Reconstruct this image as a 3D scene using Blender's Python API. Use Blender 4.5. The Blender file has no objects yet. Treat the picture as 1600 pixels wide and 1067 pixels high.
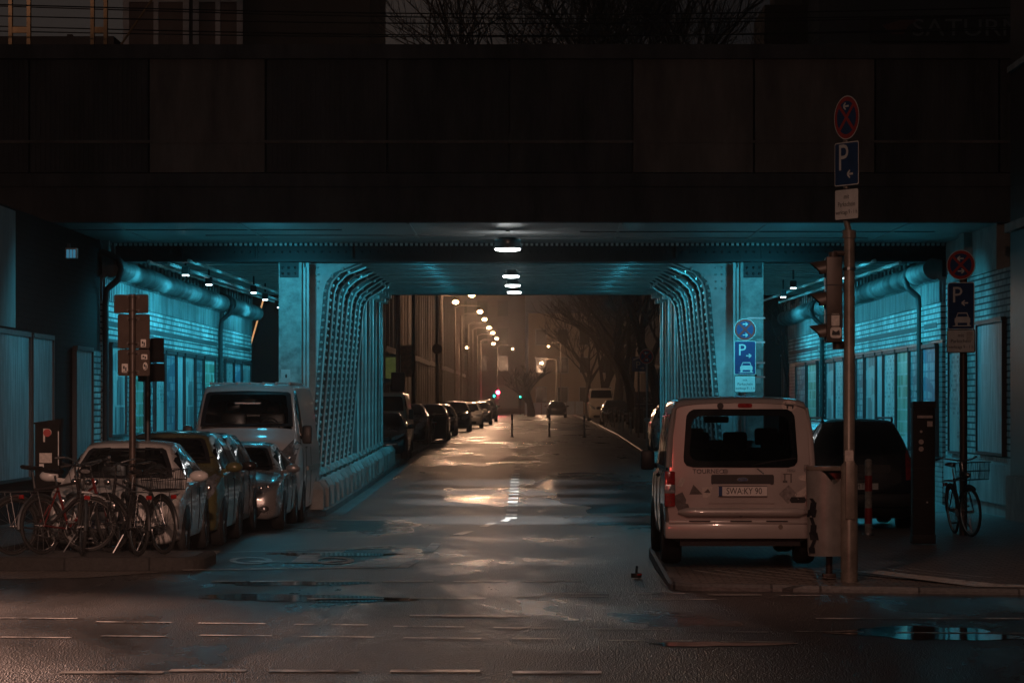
import bpy, bmesh, math, random
import numpy as np
from mathutils import Vector, Matrix
from mathutils.bvhtree import BVHTree
random.seed(7)
R = math.radians
sc = bpy.context.scene
COL = sc.collection

# ------------------------------------------------------------------ camera, sky, lamps, exposure
F, VX, VY, H = 4800.0, 831.0, 632.0, 1.95      # long lens: focal length in photo pixels, vanishing point, eye height
cam_d = bpy.data.cameras.new("camera")
cam = bpy.data.objects.new("camera", cam_d); COL.objects.link(cam)
cam.location = (0, 0, H); cam.rotation_euler = (R(90), 0, 0)
cam_d.sensor_width = 36; cam_d.lens = F / 1600 * 36
cam_d.shift_x = -(VX - 800) / 1600; cam_d.shift_y = (VY - 533.5) / 1600
cam_d.clip_start = 0.5; cam_d.clip_end = 2000
sc.camera = cam

world = bpy.data.worlds.new("World"); sc.world = world; world.use_nodes = True
wn = world.node_tree.nodes; wl = world.node_tree.links
bg = wn["Background"]; bg.inputs[1].default_value = 1.0
wtc = wn.new("ShaderNodeTexCoord"); wsep = wn.new("ShaderNodeSeparateXYZ"); wr = wn.new("ShaderNodeValToRGB")
wr.color_ramp.elements[0].position = 0.38; wr.color_ramp.elements[0].color = (0.027, 0.0215, 0.019, 1)
wr.color_ramp.elements[1].position = 0.56; wr.color_ramp.elements[1].color = (0.0065, 0.0065, 0.007, 1)
wmap = wn.new("ShaderNodeMapRange"); wmap.inputs[1].default_value = -0.25; wmap.inputs[2].default_value = 0.25
wl.new(wtc.outputs["Generated"], wsep.inputs[0]); wl.new(wsep.outputs[0], wmap.inputs[0])   # town glow in the west, darker to the east
wl.new(wmap.outputs[0], wr.inputs[0]); wl.new(wr.outputs[0], bg.inputs[0])

sc.view_settings.view_transform = 'Standard'; sc.view_settings.look = 'None'
sc.view_settings.exposure = 0.0; sc.view_settings.gamma = 1.0; sc.view_settings.use_curve_mapping = False
cy = sc.cycles
cy.use_denoising = True
try: cy.denoiser = 'OPENIMAGEDENOISE'
except Exception: pass
cy.max_bounces = 6; cy.diffuse_bounces = 3; cy.glossy_bounces = 3; cy.transmission_bounces = 4; cy.volume_bounces = 0
cy.transparent_max_bounces = 8; cy.caustics_reflective = False; cy.caustics_refractive = False
cy.sample_clamp_indirect = 3.0
cy.use_light_tree = True

CYAN = (0.05, 0.54, 0.76)
SODIUM = (1.0, 0.56, 0.33)
WARM = (1.0, 0.55, 0.41)
WHITE = (0.93, 0.97, 1.0)

def lamp(name, kind, loc, energy, color, size=0.15, spot=None, blend=0.6, aim=None):
    d = bpy.data.lights.new(name, kind); d.energy = energy; d.color = color
    if kind in ('POINT', 'SPOT'): d.shadow_soft_size = size
    if kind == 'AREA': d.size = size
    if kind == 'SPOT': d.spot_size = R(spot); d.spot_blend = blend
    o = bpy.data.objects.new(name, d); COL.objects.link(o); o.location = loc
    if aim is not None:
        o.rotation_euler = (Vector(aim) - Vector(loc)).to_track_quat('-Z', 'Y').to_euler()
    return o

# street lamps of the junction this side of the bridge, outside the frame, two added fill spots, and the red signal across the junction
lamp("junction_lamp_light", 'SPOT', (1.0, 8.0, 9.0), 1500, WARM, 0.25, 110, 0.6, (0.5, 45.0, 2.5))
lamp("junction_lamp_light_west", 'SPOT', (-11.5, 36.0, 8.0), 16000, WARM, 0.3, 46, 0.8, (-6.6, 28.0, 0.0))
lamp("car_fill_light", 'SPOT', (-2.0, 12.0, 7.0), 9000, WARM, 0.2, 20, 0.6, (-4.9, 42.0, -0.4))  # added narrow fill that brightens only the left row of cars
lamp("corner_fill_light", 'SPOT', (0.5, 23.0, 8.5), 700, WARM, 0.25, 42, 0.8, (4.2, 32.2, 0.0))  # added fill for the ground of the right corner
lamp("signal_light_red", 'SPOT', (-3.5, 13.0, 3.2), 420, (1.0, 0.10, 0.07), 0.4, 11, 1.0, (2.5, 34.0, 1.0))

# ------------------------------------------------------------------ helpers
def px(x, y, D):                       # where a photo pixel lies at distance D
    return Vector(((x - VX) * D / F, D, H - (y - VY) * D / F))
_gy = [0, 38, 44, 49, 54, 60, 75, 91, 118, 137, 200, 284, 420, 900]
_gz = [0, 0, -.05, -.12, -.17, -.2, -.07, .12, .36, .5, .72, .85, .95, 1.0]
def zr(y): return float(np.interp(y, _gy, _gz))
KERB = 0.15

class MB:
    """collects geometry and links it as one mesh object"""
    def __init__(s): s.v = []; s.f = []; s.m = []; s.mi = 0
    def add(s, vs, fs):
        o = len(s.v); s.v += [tuple(p) for p in vs]
        for f in fs: s.f.append([i + o for i in f]); s.m.append(s.mi)
        return s
    def box(s, c, d, rz=0.0, rx=0.0, ry=0.0, bev=0.0, top=None):
        hx, hy, hz = d[0] / 2, d[1] / 2, d[2] / 2
        M = Matrix.Translation(Vector(c)) @ Matrix.Rotation(rz, 4, 'Z') @ Matrix.Rotation(ry, 4, 'Y') @ Matrix.Rotation(rx, 4, 'X')
        t = top or (1, 1)
        if bev <= 0:
            vs = [M @ Vector((x * hx * (t[0] if z > 0 else 1), y * hy * (t[1] if z > 0 else 1), z * hz)) for z in (-1, 1) for y in (-1, 1) for x in (-1, 1)]
            return s.add(vs, [(0, 2, 3, 1), (4, 5, 7, 6), (0, 1, 5, 4), (2, 6, 7, 3), (0, 4, 6, 2), (1, 3, 7, 5)])
        bm = bmesh.new(); bmesh.ops.create_cube(bm, size=1)
        for v in bm.verts:
            v.co = Vector((v.co.x * d[0] * (t[0] if v.co.z > 0 else 1), v.co.y * d[1] * (t[1] if v.co.z > 0 else 1), v.co.z * d[2]))
        bmesh.ops.bevel(bm, geom=bm.edges[:], offset=bev, segments=2, affect='EDGES', profile=.6)
        vs = [M @ v.co for v in bm.verts]; fs = [[v.index for v in f.verts] for f in bm.faces]
        bm.free(); return s.add(vs, fs)
    def b2(s, x0, x1, y0, y1, z0, z1): return s.box(((x0 + x1) / 2, (y0 + y1) / 2, (z0 + z1) / 2), (abs(x1 - x0), abs(y1 - y0), abs(z1 - z0)))
    def tube(s, pts, r, n=8, caps=True):
        pts = [Vector(p) for p in pts]; k = len(pts)
        rs = r if isinstance(r, (list, tuple)) else [r] * k
        vs = []; fs = []; up = None
        for i, p in enumerate(pts):
            t = (pts[min(i + 1, k - 1)] - pts[max(i - 1, 0)])
            t = t.normalized() if t.length > 1e-9 else Vector((0, 0, 1))
            if up is None: up = Vector((0, 0, 1)) if abs(t.z) < .9 else Vector((1, 0, 0))
            a = t.cross(up)
            if a.length < 1e-6: a = t.cross(Vector((0, 1, 0)))
            a.normalize(); b = a.cross(t).normalized(); up = b
            for j in range(n):
                q = 2 * math.pi * j / n
                vs.append(p + a * math.cos(q) * rs[i] + b * math.sin(q) * rs[i])
        for i in range(k - 1):
            for j in range(n):
                fs.append((i * n + j, i * n + (j + 1) % n, (i + 1) * n + (j + 1) % n, (i + 1) * n + j))
        if caps: fs += [list(range(n - 1, -1, -1)), [(k - 1) * n + j for j in range(n)]]
        return s.add(vs, fs)
    def cyl(s, p0, p1, r0, r1=None, n=16): return s.tube([p0, p1], [r0, r0 if r1 is None else r1], n)
    def torus(s, c, Rr, r, axis='x', n=36, m=8, a0=0, a1=360, rz=0):
        c = Vector(c); full = abs(a1 - a0) >= 359.9; cnt = n if full else n + 1; vs = []; fs = []
        Mz = Matrix.Rotation(rz, 3, 'Z')
        for i in range(cnt):
            t = R(a0 + (a1 - a0) * i / n)
            for j in range(m):
                q = 2 * math.pi * j / m; rr = Rr + r * math.cos(q); w = r * math.sin(q)
                p = {'x': Vector((w, rr * math.cos(t), rr * math.sin(t))), 'y': Vector((rr * math.cos(t), w, rr * math.sin(t))), 'z': Vector((rr * math.cos(t), rr * math.sin(t), w))}[axis]
                vs.append(c + Mz @ p)
        for i in range(cnt if full else cnt - 1):
            for j in range(m):
                i2 = (i + 1) % cnt
                fs.append((i * m + j, i * m + (j + 1) % m, i2 * m + (j + 1) % m, i2 * m + j))
        return s.add(vs, fs)
    def lathe(s, prof, c=(0, 0, 0), n=24, sy=1.0):
        vs = []; fs = []; k = len(prof)
        for j in range(n):
            q = 2 * math.pi * j / n
            for (r, z) in prof: vs.append((c[0] + r * math.cos(q), c[1] + sy * r * math.sin(q), c[2] + z))
        for j in range(n):
            for i in range(k - 1):
                fs.append((j * k + i, ((j + 1) % n) * k + i, ((j + 1) % n) * k + i + 1, j * k + i + 1))
        return s.add(vs, fs)
    def ell(s, c, r, n=16, m=10, rot=None):
        vs = []; fs = []
        for i in range(m + 1):
            a = math.pi * i / m
            for j in range(n):
                b = 2 * math.pi * j / n
                p = Vector((r[0] * math.sin(a) * math.cos(b), r[1] * math.sin(a) * math.sin(b), r[2] * math.cos(a)))
                if rot is not None: p = rot @ p
                vs.append(p + Vector(c))
        for i in range(m):
            for j in range(n): fs.append((i * n + j, (i + 1) * n + j, (i + 1) * n + (j + 1) % n, i * n + (j + 1) % n))
        return s.add(vs, fs)
    def prism(s, out, fr, d0, d1):
        """outline of 2-D points through fr(a, b, d) from depth d0 to d1"""
        n = len(out)
        vs = [fr(a, b, d0) for a, b in out] + [fr(a, b, d1) for a, b in out]
        fs = [list(range(n - 1, -1, -1)), list(range(n, 2 * n))] + [(i, (i + 1) % n, n + (i + 1) % n, n + i) for i in range(n)]
        return s.add(vs, fs)
    def poly(s, pts): return s.add(pts, [list(range(len(pts)))])
    def grid(s, fn, nu, nv):
        vs = [fn(i / nu, j / nv) for i in range(nu + 1) for j in range(nv + 1)]; w = nv + 1
        return s.add(vs, [(i * w + j, (i + 1) * w + j, (i + 1) * w + j + 1, i * w + j + 1) for i in range(nu) for j in range(nv)])
    def build(s, name, mat, parent=None, smooth=False, fix=True):
        me = bpy.data.meshes.new(name); me.from_pydata(s.v, [], s.f)
        mats = mat if isinstance(mat, (list, tuple)) else [mat]
        for m in mats: me.materials.append(m)
        if len(mats) > 1:
            for p, i in zip(me.polygons, s.m): p.material_index = i
        if fix:
            bm = bmesh.new(); bm.from_mesh(me); bmesh.ops.recalc_face_normals(bm, faces=bm.faces[:]); bm.to_mesh(me); bm.free()
        if smooth:
            for p in me.polygons: p.use_smooth = True
            try: me.set_sharp_from_angle(angle=R(40))
            except Exception: pass
        o = bpy.data.objects.new(name, me); COL.objects.link(o)
        if parent is not None: o.parent = parent
        return o

def tag(o, label=None, cat=None, group=None, kind=None):
    if label: o["label"] = label
    if cat: o["category"] = cat
    if group: o["group"] = group
    if kind: o["kind"] = kind
    return o
def thing(name, loc, rz, label, cat, group=None):
    o = bpy.data.objects.new(name, None); COL.objects.link(o)
    o.location = loc; o.rotation_euler = (0, 0, rz); o.empty_display_size = .2
    return tag(o, label, cat, group)
def dup(root, loc, rz, label=None, group=None):
    r = root.copy(); COL.objects.link(r); r.location = loc; r.rotation_euler = (0, 0, rz)
    if label: r["label"] = label
    if group: r["group"] = group
    for ch in list(root.children):
        c = ch.copy(); COL.objects.link(c); c.parent = r
        for g in ch.children:
            d = g.copy(); COL.objects.link(d); d.parent = c
    return r

# ------------------------------------------------------------------ materials
def pm(name, col, rough=.5, metal=0.0, var=.2, scale=6.0, bump=0.0, bscale=None, coat=0.0, stretch=None, spec=None, emit=None, es=0):
    m = bpy.data.materials.new(name); m.use_nodes = True; N = m.node_tree.nodes; L = m.node_tree.links
    b = N["Principled BSDF"]; b.inputs["Metallic"].default_value = metal
    if coat: b.inputs["Coat Weight"].default_value = coat; b.inputs["Coat Roughness"].default_value = .06
    if spec is not None: b.inputs["Specular IOR Level"].default_value = spec
    tc = N.new("ShaderNodeTexCoord"); mp = N.new("ShaderNodeMapping"); L.new(tc.outputs["Object"], mp.inputs[0])
    if stretch: mp.inputs["Scale"].default_value = stretch
    n = N.new("ShaderNodeTexNoise"); n.inputs["Scale"].default_value = scale; n.inputs["Detail"].default_value = 5; n.inputs["Roughness"].default_value = .65
    L.new(mp.outputs[0], n.inputs[0])
    cr = N.new("ShaderNodeValToRGB")
    cr.color_ramp.elements[0].position = .3; cr.color_ramp.elements[1].position = .72
    cr.color_ramp.elements[0].color = tuple(c * (1 - var) for c in col) + (1,)
    cr.color_ramp.elements[1].color = tuple(min(1, c * (1 + var)) for c in col) + (1,)
    L.new(n.outputs[0], cr.inputs[0]); L.new(cr.outputs[0], b.inputs["Base Color"])
    mr = N.new("ShaderNodeMapRange"); mr.inputs[3].default_value = max(.03, rough - .12); mr.inputs[4].default_value = min(1, rough + .12)
    L.new(n.outputs[0], mr.inputs[0]); L.new(mr.outputs[0], b.inputs["Roughness"])
    if bump:
        n2 = N.new("ShaderNodeTexNoise"); n2.inputs["Scale"].default_value = bscale or scale * 6; n2.inputs["Detail"].default_value = 3
        L.new(mp.outputs[0], n2.inputs[0])
        bp = N.new("ShaderNodeBump"); bp.inputs["Strength"].default_value = bump; bp.inputs["Distance"].default_value = .02
        L.new(n2.outputs[0], bp.inputs["Height"]); L.new(bp.outputs[0], b.inputs["Normal"])
    if emit:
        b.inputs["Emission Color"].default_value = tuple(emit) + (1,); b.inputs["Emission Strength"].default_value = es
    return m
def nodes(m): return m.node_tree.nodes, m.node_tree.links, m.node_tree.nodes["Principled BSDF"]

M = {}
M['steel'] = pm("painted_steel", (.46, .50, .48), .42, 0, .28, 3.0, .12, 30)
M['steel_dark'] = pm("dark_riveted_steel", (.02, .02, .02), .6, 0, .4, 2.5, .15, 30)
M['soffit'] = pm("soffit_concrete", (.26, .26, .25), .38, 0, .35, 1.4, .12, 14, stretch=(.6, 2.2, 1))
M['concrete'] = pm("concrete", (.30, .29, .27), .8, 0, .3, 2.2, .25, 30)
M['kerbstone'] = pm("kerb_stone", (.22, .21, .20), .42, 0, .35, 5, .3, 40)
M['black'] = pm("black_plastic", (.015, .015, .016), .45, 0, .3, 8)
M['cabinet'] = pm('matt_black_case', (.014, .013, .013), .9, 0, .3, 8, spec=.12)
M['rubber'] = pm("tyre_rubber", (.018, .018, .018), .75, 0, .3, 12, .1)
M['glass_dark'] = pm("dark_glass", (.006, .007, .008), .07, 0, .2, 3, coat=.4)
M['chrome'] = pm("chrome", (.62, .6, .58), .16, 1.0, .1, 6)
M['alu'] = pm("aluminium", (.42, .42, .42), .32, 1.0, .2, 8)
M['pole'] = pm("grey_pole_paint", (.20, .17, .14), .38, .2, .35, 5, .05)
M['pole_brown'] = pm("brown_pole_paint", (.07, .05, .04), .42, .2, .35, 5)
M['sign_back'] = pm("sign_back_metal", (.075, .055, .045), .85, 0, .25, 4, spec=.2)
M['sticker'] = pm("pale_sticker", (.55, .50, .45), .5, 0, .25, 22)
M['white_paint'] = pm("white_sign_face", (.72, .70, .66), .38, 0, .12, 6)
M['blue_face'] = pm("blue_sign_face", (.012, .048, .15), .36, 0, .2, 6)
M['red_face'] = pm("red_sign_face", (.42, .035, .03), .36, 0, .2, 6)
M['ink'] = pm("black_lettering", (.012, .012, .014), .5, 0, .1, 6)
M['lamp_clear'] = pm("headlamp_lens", (.34, .35, .36), .1, .55, .6, 18, .3, 24, coat=1)
M['lamp_red'] = pm("red_lamp_lens", (.30, .012, .01), .12, 0, .5, 20, coat=1)
M['lamp_amber'] = pm("amber_lens", (.5, .22, .1), .15, 0, .3, 20, coat=1)
M['saddle'] = pm("saddle_leather", (.012, .011, .011), .32, 0, .2, 10)
M['trunk'] = pm("bark", (.05, .042, .036), .9, 0, .45, 9, .5, 30)
M['lamp_white'] = pm("lit_white_lamp", (.8, .8, .8), .4, emit=(.97, 1.0, 1.0), es=26)
M['led'] = pm("lit_led_panel", (.8, .8, .8), .4, emit=(.75, .95, 1.0), es=9)
M['sodium'] = pm("lit_sodium_globe", (.8, .7, .5), .4, emit=(1.0, .60, .28), es=11)

def text(mb, s, size, fr, ext=0.0, align='CENTER', sx=1.0):
    """lettering as flat mesh: fr(a, b) places a point of the text plane"""
    cu = bpy.data.curves.new("lettering", 'FONT'); cu.body = s; cu.size = size; cu.align_x = align; cu.align_y = 'CENTER'
    cu.resolution_u = 3
    o = bpy.data.objects.new("lettering", cu); COL.objects.link(o)
    me = bpy.data.meshes.new_from_object(o.evaluated_get(bpy.context.evaluated_depsgraph_get()))
    mb.add([fr(v.co.x * sx, v.co.y) for v in me.vertices], [list(p.vertices) for p in me.polygons])
    bpy.data.objects.remove(o); bpy.data.curves.remove(cu); bpy.data.meshes.remove(me)
def rrect(w, h, r, n=5, cx=0, cy=0):
    pts = []
    for (sx, sy, a0) in ((1, 1, 0), (-1, 1, 90), (-1, -1, 180), (1, -1, 270)):
        for i in range(n + 1):
            a = R(a0 + 90 * i / n)
            pts.append((cx + sx * (w / 2 - r) + r * math.cos(a), cy + sy * (h / 2 - r) + r * math.sin(a)))
    return pts
def circle(r, n=40, cx=0, cy=0, ry=None): return [(cx + r * math.cos(2 * math.pi * i / n), cy + (ry or r) * math.sin(2 * math.pi * i / n)) for i in range(n)]
# ================================================================== SETTING
# wet asphalt: grain, worn smooth patches, thin water
def asphalt(name, base, dry, wet_amt, grain=.5):
    m = bpy.data.materials.new(name); m.use_nodes = True; N, L, b = nodes(m)
    g = N.new("ShaderNodeNewGeometry")
    mp = N.new("ShaderNodeMapping"); mp.inputs["Scale"].default_value = (.34, .10, 1); L.new(g.outputs["Position"], mp.inputs[0])
    big = N.new("ShaderNodeTexNoise"); big.inputs["Scale"].default_value = 1.0; big.inputs["Detail"].default_value = 6; big.inputs["Roughness"].default_value = .6
    big.inputs["Distortion"].default_value = .4
    L.new(mp.outputs[0], big.inputs[0])
    wet = N.new("ShaderNodeMapRange"); wet.inputs[1].default_value = .475 - wet_amt; wet.inputs[2].default_value = .66 - wet_amt
    L.new(big.outputs[0], wet.inputs[0])
    fine = N.new("ShaderNodeTexVoronoi"); fine.inputs["Scale"].default_value = 85; fine.inputs["Randomness"].default_value = 1.0
    fm = N.new("ShaderNodeMapping"); fm.inputs["Scale"].default_value = (1, .17, 1); L.new(g.outputs["Position"], fm.inputs[0]); L.new(fm.outputs[0], fine.inputs[0])
    cr = N.new("ShaderNodeValToRGB"); cr.color_ramp.elements[0].position = .35; cr.color_ramp.elements[1].position = .75
    cr.color_ramp.elements[0].color = tuple(c * .6 for c in base) + (1,); cr.color_ramp.elements[1].color = tuple(c * 1.7 for c in base) + (1,)
    L.new(fine.outputs[0], cr.inputs[0])
    pt = N.new("ShaderNodeTexNoise"); pt.inputs["Scale"].default_value = .35; pt.inputs["Detail"].default_value = 4; L.new(g.outputs["Position"], pt.inputs[0])
    mx = N.new("ShaderNodeMix"); mx.data_type = 'RGBA'; mx.blend_type = 'MULTIPLY'; mx.inputs[0].default_value = .8
    cr2 = N.new("ShaderNodeValToRGB"); cr2.color_ramp.elements[0].color = (.6, .6, .6, 1); cr2.color_ramp.elements[1].color = (1.3, 1.3, 1.3, 1)
    cr2.color_ramp.elements[0].position = .35; cr2.color_ramp.elements[1].position = .65
    L.new(pt.outputs[0], cr2.inputs[0]); L.new(cr.outputs[0], mx.inputs[6]); L.new(cr2.outputs[0], mx.inputs[7]); L.new(mx.outputs[2], b.inputs["Base Color"])
    rr = N.new("ShaderNodeMapRange"); rr.inputs[3].default_value = dry; rr.inputs[4].default_value = .16
    L.new(wet.outputs[0], rr.inputs[0]); L.new(rr.outputs[0], b.inputs["Roughness"])
    bs = N.new("ShaderNodeMapRange"); bs.inputs[3].default_value = grain; bs.inputs[4].default_value = grain * .10
    L.new(wet.outputs[0], bs.inputs[0])
    bp = N.new("ShaderNodeBump"); bp.inputs["Distance"].default_value = .008; L.new(bs.outputs[0], bp.inputs["Strength"]); L.new(fine.outputs[0], bp.inputs["Height"])
    L.new(bp.outputs[0], b.inputs["Normal"])
    return m
M['asphalt'] = asphalt("wet_asphalt", (.030, .029, .028), .36, -.015, 1.0)
M['asphalt_smooth'] = asphalt("smooth_asphalt_patch", (.020, .020, .021), .30, .10, .35)
def worn_paint():
    m = pm("worn_road_paint", (.66, .64, .60), .34, 0, .2, 3.0, .2, 40); N, L, b = nodes(m)
    g = N.new("ShaderNodeNewGeometry"); n = N.new("ShaderNodeTexNoise"); n.inputs["Scale"].default_value = 2.6; n.inputs["Detail"].default_value = 7; n.inputs["Roughness"].default_value = .75; L.new(g.outputs["Position"], n.inputs[0])
    r = N.new("ShaderNodeValToRGB"); r.color_ramp.elements[0].position = .41; r.color_ramp.elements[1].position = .56; L.new(n.outputs[0], r.inputs[0])
    mx = N.new("ShaderNodeMix"); mx.data_type = 'RGBA'; src = b.inputs["Base Color"].links[0].from_socket
    L.new(r.outputs[0], mx.inputs[0]); mx.inputs[6].default_value = (.06, .058, .055, 1); L.new(src, mx.inputs[7]); L.new(mx.outputs[2], b.inputs["Base Color"]); return m
M['ground'] = pm("dark_ground", (.03, .028, .026), .8, 0, .3, .5)
M['marking'] = pm("road_paint", (.72, .70, .66), .34, 0, .3, 3.0, .25, 40)

def paving(name, col, sx, sy, rough=.46):
    m = bpy.data.materials.new(name); m.use_nodes = True; N, L, b = nodes(m)
    g = N.new("ShaderNodeNewGeometry"); br = N.new("ShaderNodeTexBrick"); L.new(g.outputs["Position"], br.inputs[0])
    br.inputs["Color1"].default_value = tuple(c * .8 for c in col) + (1,); br.inputs["Color2"].default_value = tuple(c * 1.25 for c in col) + (1,)
    br.inputs["Mortar"].default_value = tuple(c * .3 for c in col) + (1,); br.inputs["Scale"].default_value = 1
    br.inputs["Brick Width"].default_value = sx; br.inputs["Row Height"].default_value = sy; br.inputs["Mortar Size"].default_value = .012
    n = N.new("ShaderNodeTexNoise"); n.inputs["Scale"].default_value = 25; L.new(g.outputs["Position"], n.inputs[0])
    mx = N.new("ShaderNodeMix"); mx.data_type = 'RGBA'; mx.blend_type = 'OVERLAY'; mx.inputs[0].default_value = .5
    L.new(br.outputs[0], mx.inputs[6]); L.new(n.outputs[0], mx.inputs[7]); L.new(mx.outputs[2], b.inputs["Base Color"])
    ad = N.new("ShaderNodeMath"); ad.operation = 'MULTIPLY_ADD'; ad.inputs[1].default_value = -1.5; L.new(br.outputs[1], ad.inputs[0]); L.new(n.outputs[0], ad.inputs[2])
    bp = N.new("ShaderNodeBump"); bp.inputs["Strength"].default_value = .6; bp.inputs["Distance"].default_value = .012
    L.new(ad.outputs[0], bp.inputs["Height"]); L.new(bp.outputs[0], b.inputs["Normal"])
    b.inputs["Roughness"].default_value = rough
    return m
M['paving'] = paving("concrete_paving", (.10, .095, .09), .35, .35)
M['kerbstone'] = paving("kerb_stones", (.15, .145, .14), 1.0, 1.0)
M['kerb_dark'] = paving('dark_kerb_stones', (.03, .028, .026), 1.0, 1.0, .9)
M['cobble'] = paving("cobble_setts", (.19, .16, .14), .17, .15)

def sheet(name, x0, x1, ys, mat, dz=0.0, kind='structure'):
    b = MB(); vs = []; fs = []
    fx0 = x0 if callable(x0) else (lambda y: x0); fx1 = x1 if callable(x1) else (lambda y: x1)
    for y in ys: vs += [(fx0(y), y, zr(y) + dz), (fx1(y), y, zr(y) + dz)]
    for i in range(len(ys) - 1): fs.append((2 * i, 2 * i + 1, 2 * i + 3, 2 * i + 2))
    b.add(vs, fs); o = b.build(name, mat, fix=False, smooth=False); return tag(o, kind=kind)
def raised(name, x0, x1, ys, mat, h=KERB):
    """a raised strip with real kerb faces"""
    b = MB(); fx0 = x0 if callable(x0) else (lambda y: x0); fx1 = x1 if callable(x1) else (lambda y: x1)
    vs = []; fs = []
    for y in ys: vs += [(fx0(y), y, zr(y) - .1), (fx0(y), y, zr(y) + h), (fx1(y), y, zr(y) + h), (fx1(y), y, zr(y) - .1)]
    for i in range(len(ys) - 1):
        a = 4 * i; c = a + 4
        fs += [(a, a + 1, c + 1, c), (a + 1, a + 2, c + 2, c + 1), (a + 2, a + 3, c + 3, c + 2)]
    e = 4 * (len(ys) - 1); fs += [(0, 3, 2, 1), (e, e + 1, e + 2, e + 3)]
    b.add(vs, fs); return tag(b.build(name, mat), kind='structure')
def yy(a, b, st=2.0):
    n = max(1, int((b - a) / st)); return [a + (b - a) * i / n for i in range(n + 1)]

g = MB(); ysg = [-30] + yy(10, 300, 5) + [420, 900, 1500]
vs = []; fs = []
for y in ysg: vs += [(-700, y, zr(max(0, y)) - .06), (700, y, zr(max(0, y)) - .06)]
for i in range(len(ysg) - 1): fs.append((2 * i, 2 * i + 1, 2 * i + 3, 2 * i + 2))
g.add(vs, fs); tag(g.build("ground", M['ground'], fix=False), kind='structure')
sheet("road", -40, 40, yy(8, 46, 2), M['asphalt'])
sheet("road_under_bridge", -9.0, 9.0, yy(46, 420, 3), M['asphalt'])
# patched tar strip with a ragged edge right of the centre line
def patch_edge(y): return 0.55 + .45 * math.sin(y * .23) + .22 * math.sin(y * .71 + 1) + .1 * math.sin(y * 1.9)
sheet("asphalt_patch", patch_edge, 3.55, yy(54.0, 79.0, .5), M['asphalt_smooth'], .004)
None and sheet("asphalt_patch_far", lambda y: -2.2 + .2 * math.sin(y * .5), lambda y: .9 + .25 * math.sin(y * .33), yy(98, 132, 1.5), M['asphalt_smooth'], .004)

# kerbed islands and pavements
LK, RK = -3.95, 3.75
def nose_l(x): return 36.1 - .12 * (x + 4)            # front kerb of the left island
b = MB()
def slab(name, outline, h, mat, curb=.14, curb_mat=None):
    """raised pavement with an outline in plan: kerb stones round the edge, paving inside"""
    n = len(outline); hf = h if callable(h) else (lambda y: h)
    # densified edge so that it follows the road profile
    pts = []
    for i in range(n):
        p, q = Vector(outline[i]), Vector(outline[(i + 1) % n]); k = max(1, int((q - p).length / 2.5))
        pts += [p.lerp(q, t / k) for t in range(k)]
    m = len(pts); ks = MB(); pv = MB()
    nrm = []
    for i in range(m):
        a = pts[i] - pts[i - 1]; c = pts[(i + 1) % m] - pts[i]
        t = (a.normalized() + c.normalized())
        t = t.normalized() if t.length > 1e-6 else a.normalized()
        nrm.append(Vector((-t.y, t.x)))
    vs = []
    for i, p in enumerate(pts):
        z = zr(p.y); q = p + nrm[i] * curb; r = p + nrm[i] * .025
        vs += [(p.x, p.y, z - .1), (p.x, p.y, z + hf(p.y) - .03), (r.x, r.y, z + hf(r.y)), (q.x, q.y, z + hf(q.y))]
    fs = []
    for i in range(m):
        j = (i + 1) % m
        for k in range(3): fs.append((4 * i + k, 4 * j + k, 4 * j + k + 1, 4 * i + k + 1))
    ks.add(vs, fs); o1 = tag(ks.build(name + "_kerb", curb_mat or M['kerbstone']), kind='structure')
    me = bmesh.new(); vv = [me.verts.new((vs[4 * i + 3][0], vs[4 * i + 3][1], vs[4 * i + 3][2] - .004)) for i in range(m)]
    f = me.faces.new(vv); bmesh.ops.triangulate(me, faces=[f])
    pv.add([v.co for v in me.verts], [[v.index for v in f.verts] for f in me.faces]) if False else None
    me.verts.index_update(); pv.add([v.co.copy() for v in me.verts], [[v.index for v in f.verts] for f in me.faces]); me.free()
    o2 = tag(pv.build(name, mat, fix=True), kind='structure')
    return o1, o2
def arc(cx, cy, r, a0, a1, n=8): return [(cx + r * math.cos(R(a0 + (a1 - a0) * i / n)), cy + r * math.sin(R(a0 + (a1 - a0) * i / n))) for i in range(n + 1)]
# left island (counter-clockwise): front kerb, rounded end, parking bay behind it, pavement along the wall
slab("pavement_left_island", [(-30, 36.6)] + [(-12, 36.2)] + arc(-4.3, 36.55, .42, 270, 360, 6) + arc(-4.3, 37.75, .42, 0, 90, 6) + [(-6.6, 38.2), (-6.6, 57.0), (-30, 57.0)], KERB, M['paving'], .14, M['kerb_dark'])
slab("pavement_left_under_bridge", [(-6.6, 57.02), (-5.2, 57.6), (LK - .3, 58.2), (LK, 59.0), (LK, 118), (-4.6, 120), (-8.44, 120), (-8.44, 57.02)], KERB, M['paving'])
slab("pavement_left_far", [(-6.0, 121), (-6.0, 330), (-40, 330), (-40, 121)], KERB, M['paving'])
def ramp_h(y): return float(np.interp(y, [31.6, 34.2], [.05, KERB]))
# right: the nose of the corner, then the pavement along the wall
slab("pavement_right_nose", [(1.95, 32.15), (6, 31.3), (12, 30.2), (30, 27)] + [(30, 57.0), (3.35, 57.0), (3.35, 41.0), (1.5, 39.4), (1.46, 36.5)] + arc(1.9, 32.6, .45, 180, 270, 6), ramp_h, M['cobble'])
slab("pavement_right_under_bridge", [(RK - .1, 57.05), (8.2, 57.05), (8.2, 120), (RK, 120), (RK, 60)], KERB, M['paving'])
slab("pavement_right_far", [(RK, 120.02), (30, 120.02), (30, 330), (RK + .3, 330)], KERB, M['paving'])
tag(MB().poly([(x, y, .004) for x, y in [(-20, 33.2), (-9, 33.4), (-5.0, 34.6), (-4.2, 35.9), (-20, 36.0)]]).build("cobbled_apron", M['cobble'], fix=False), kind='structure')

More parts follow.
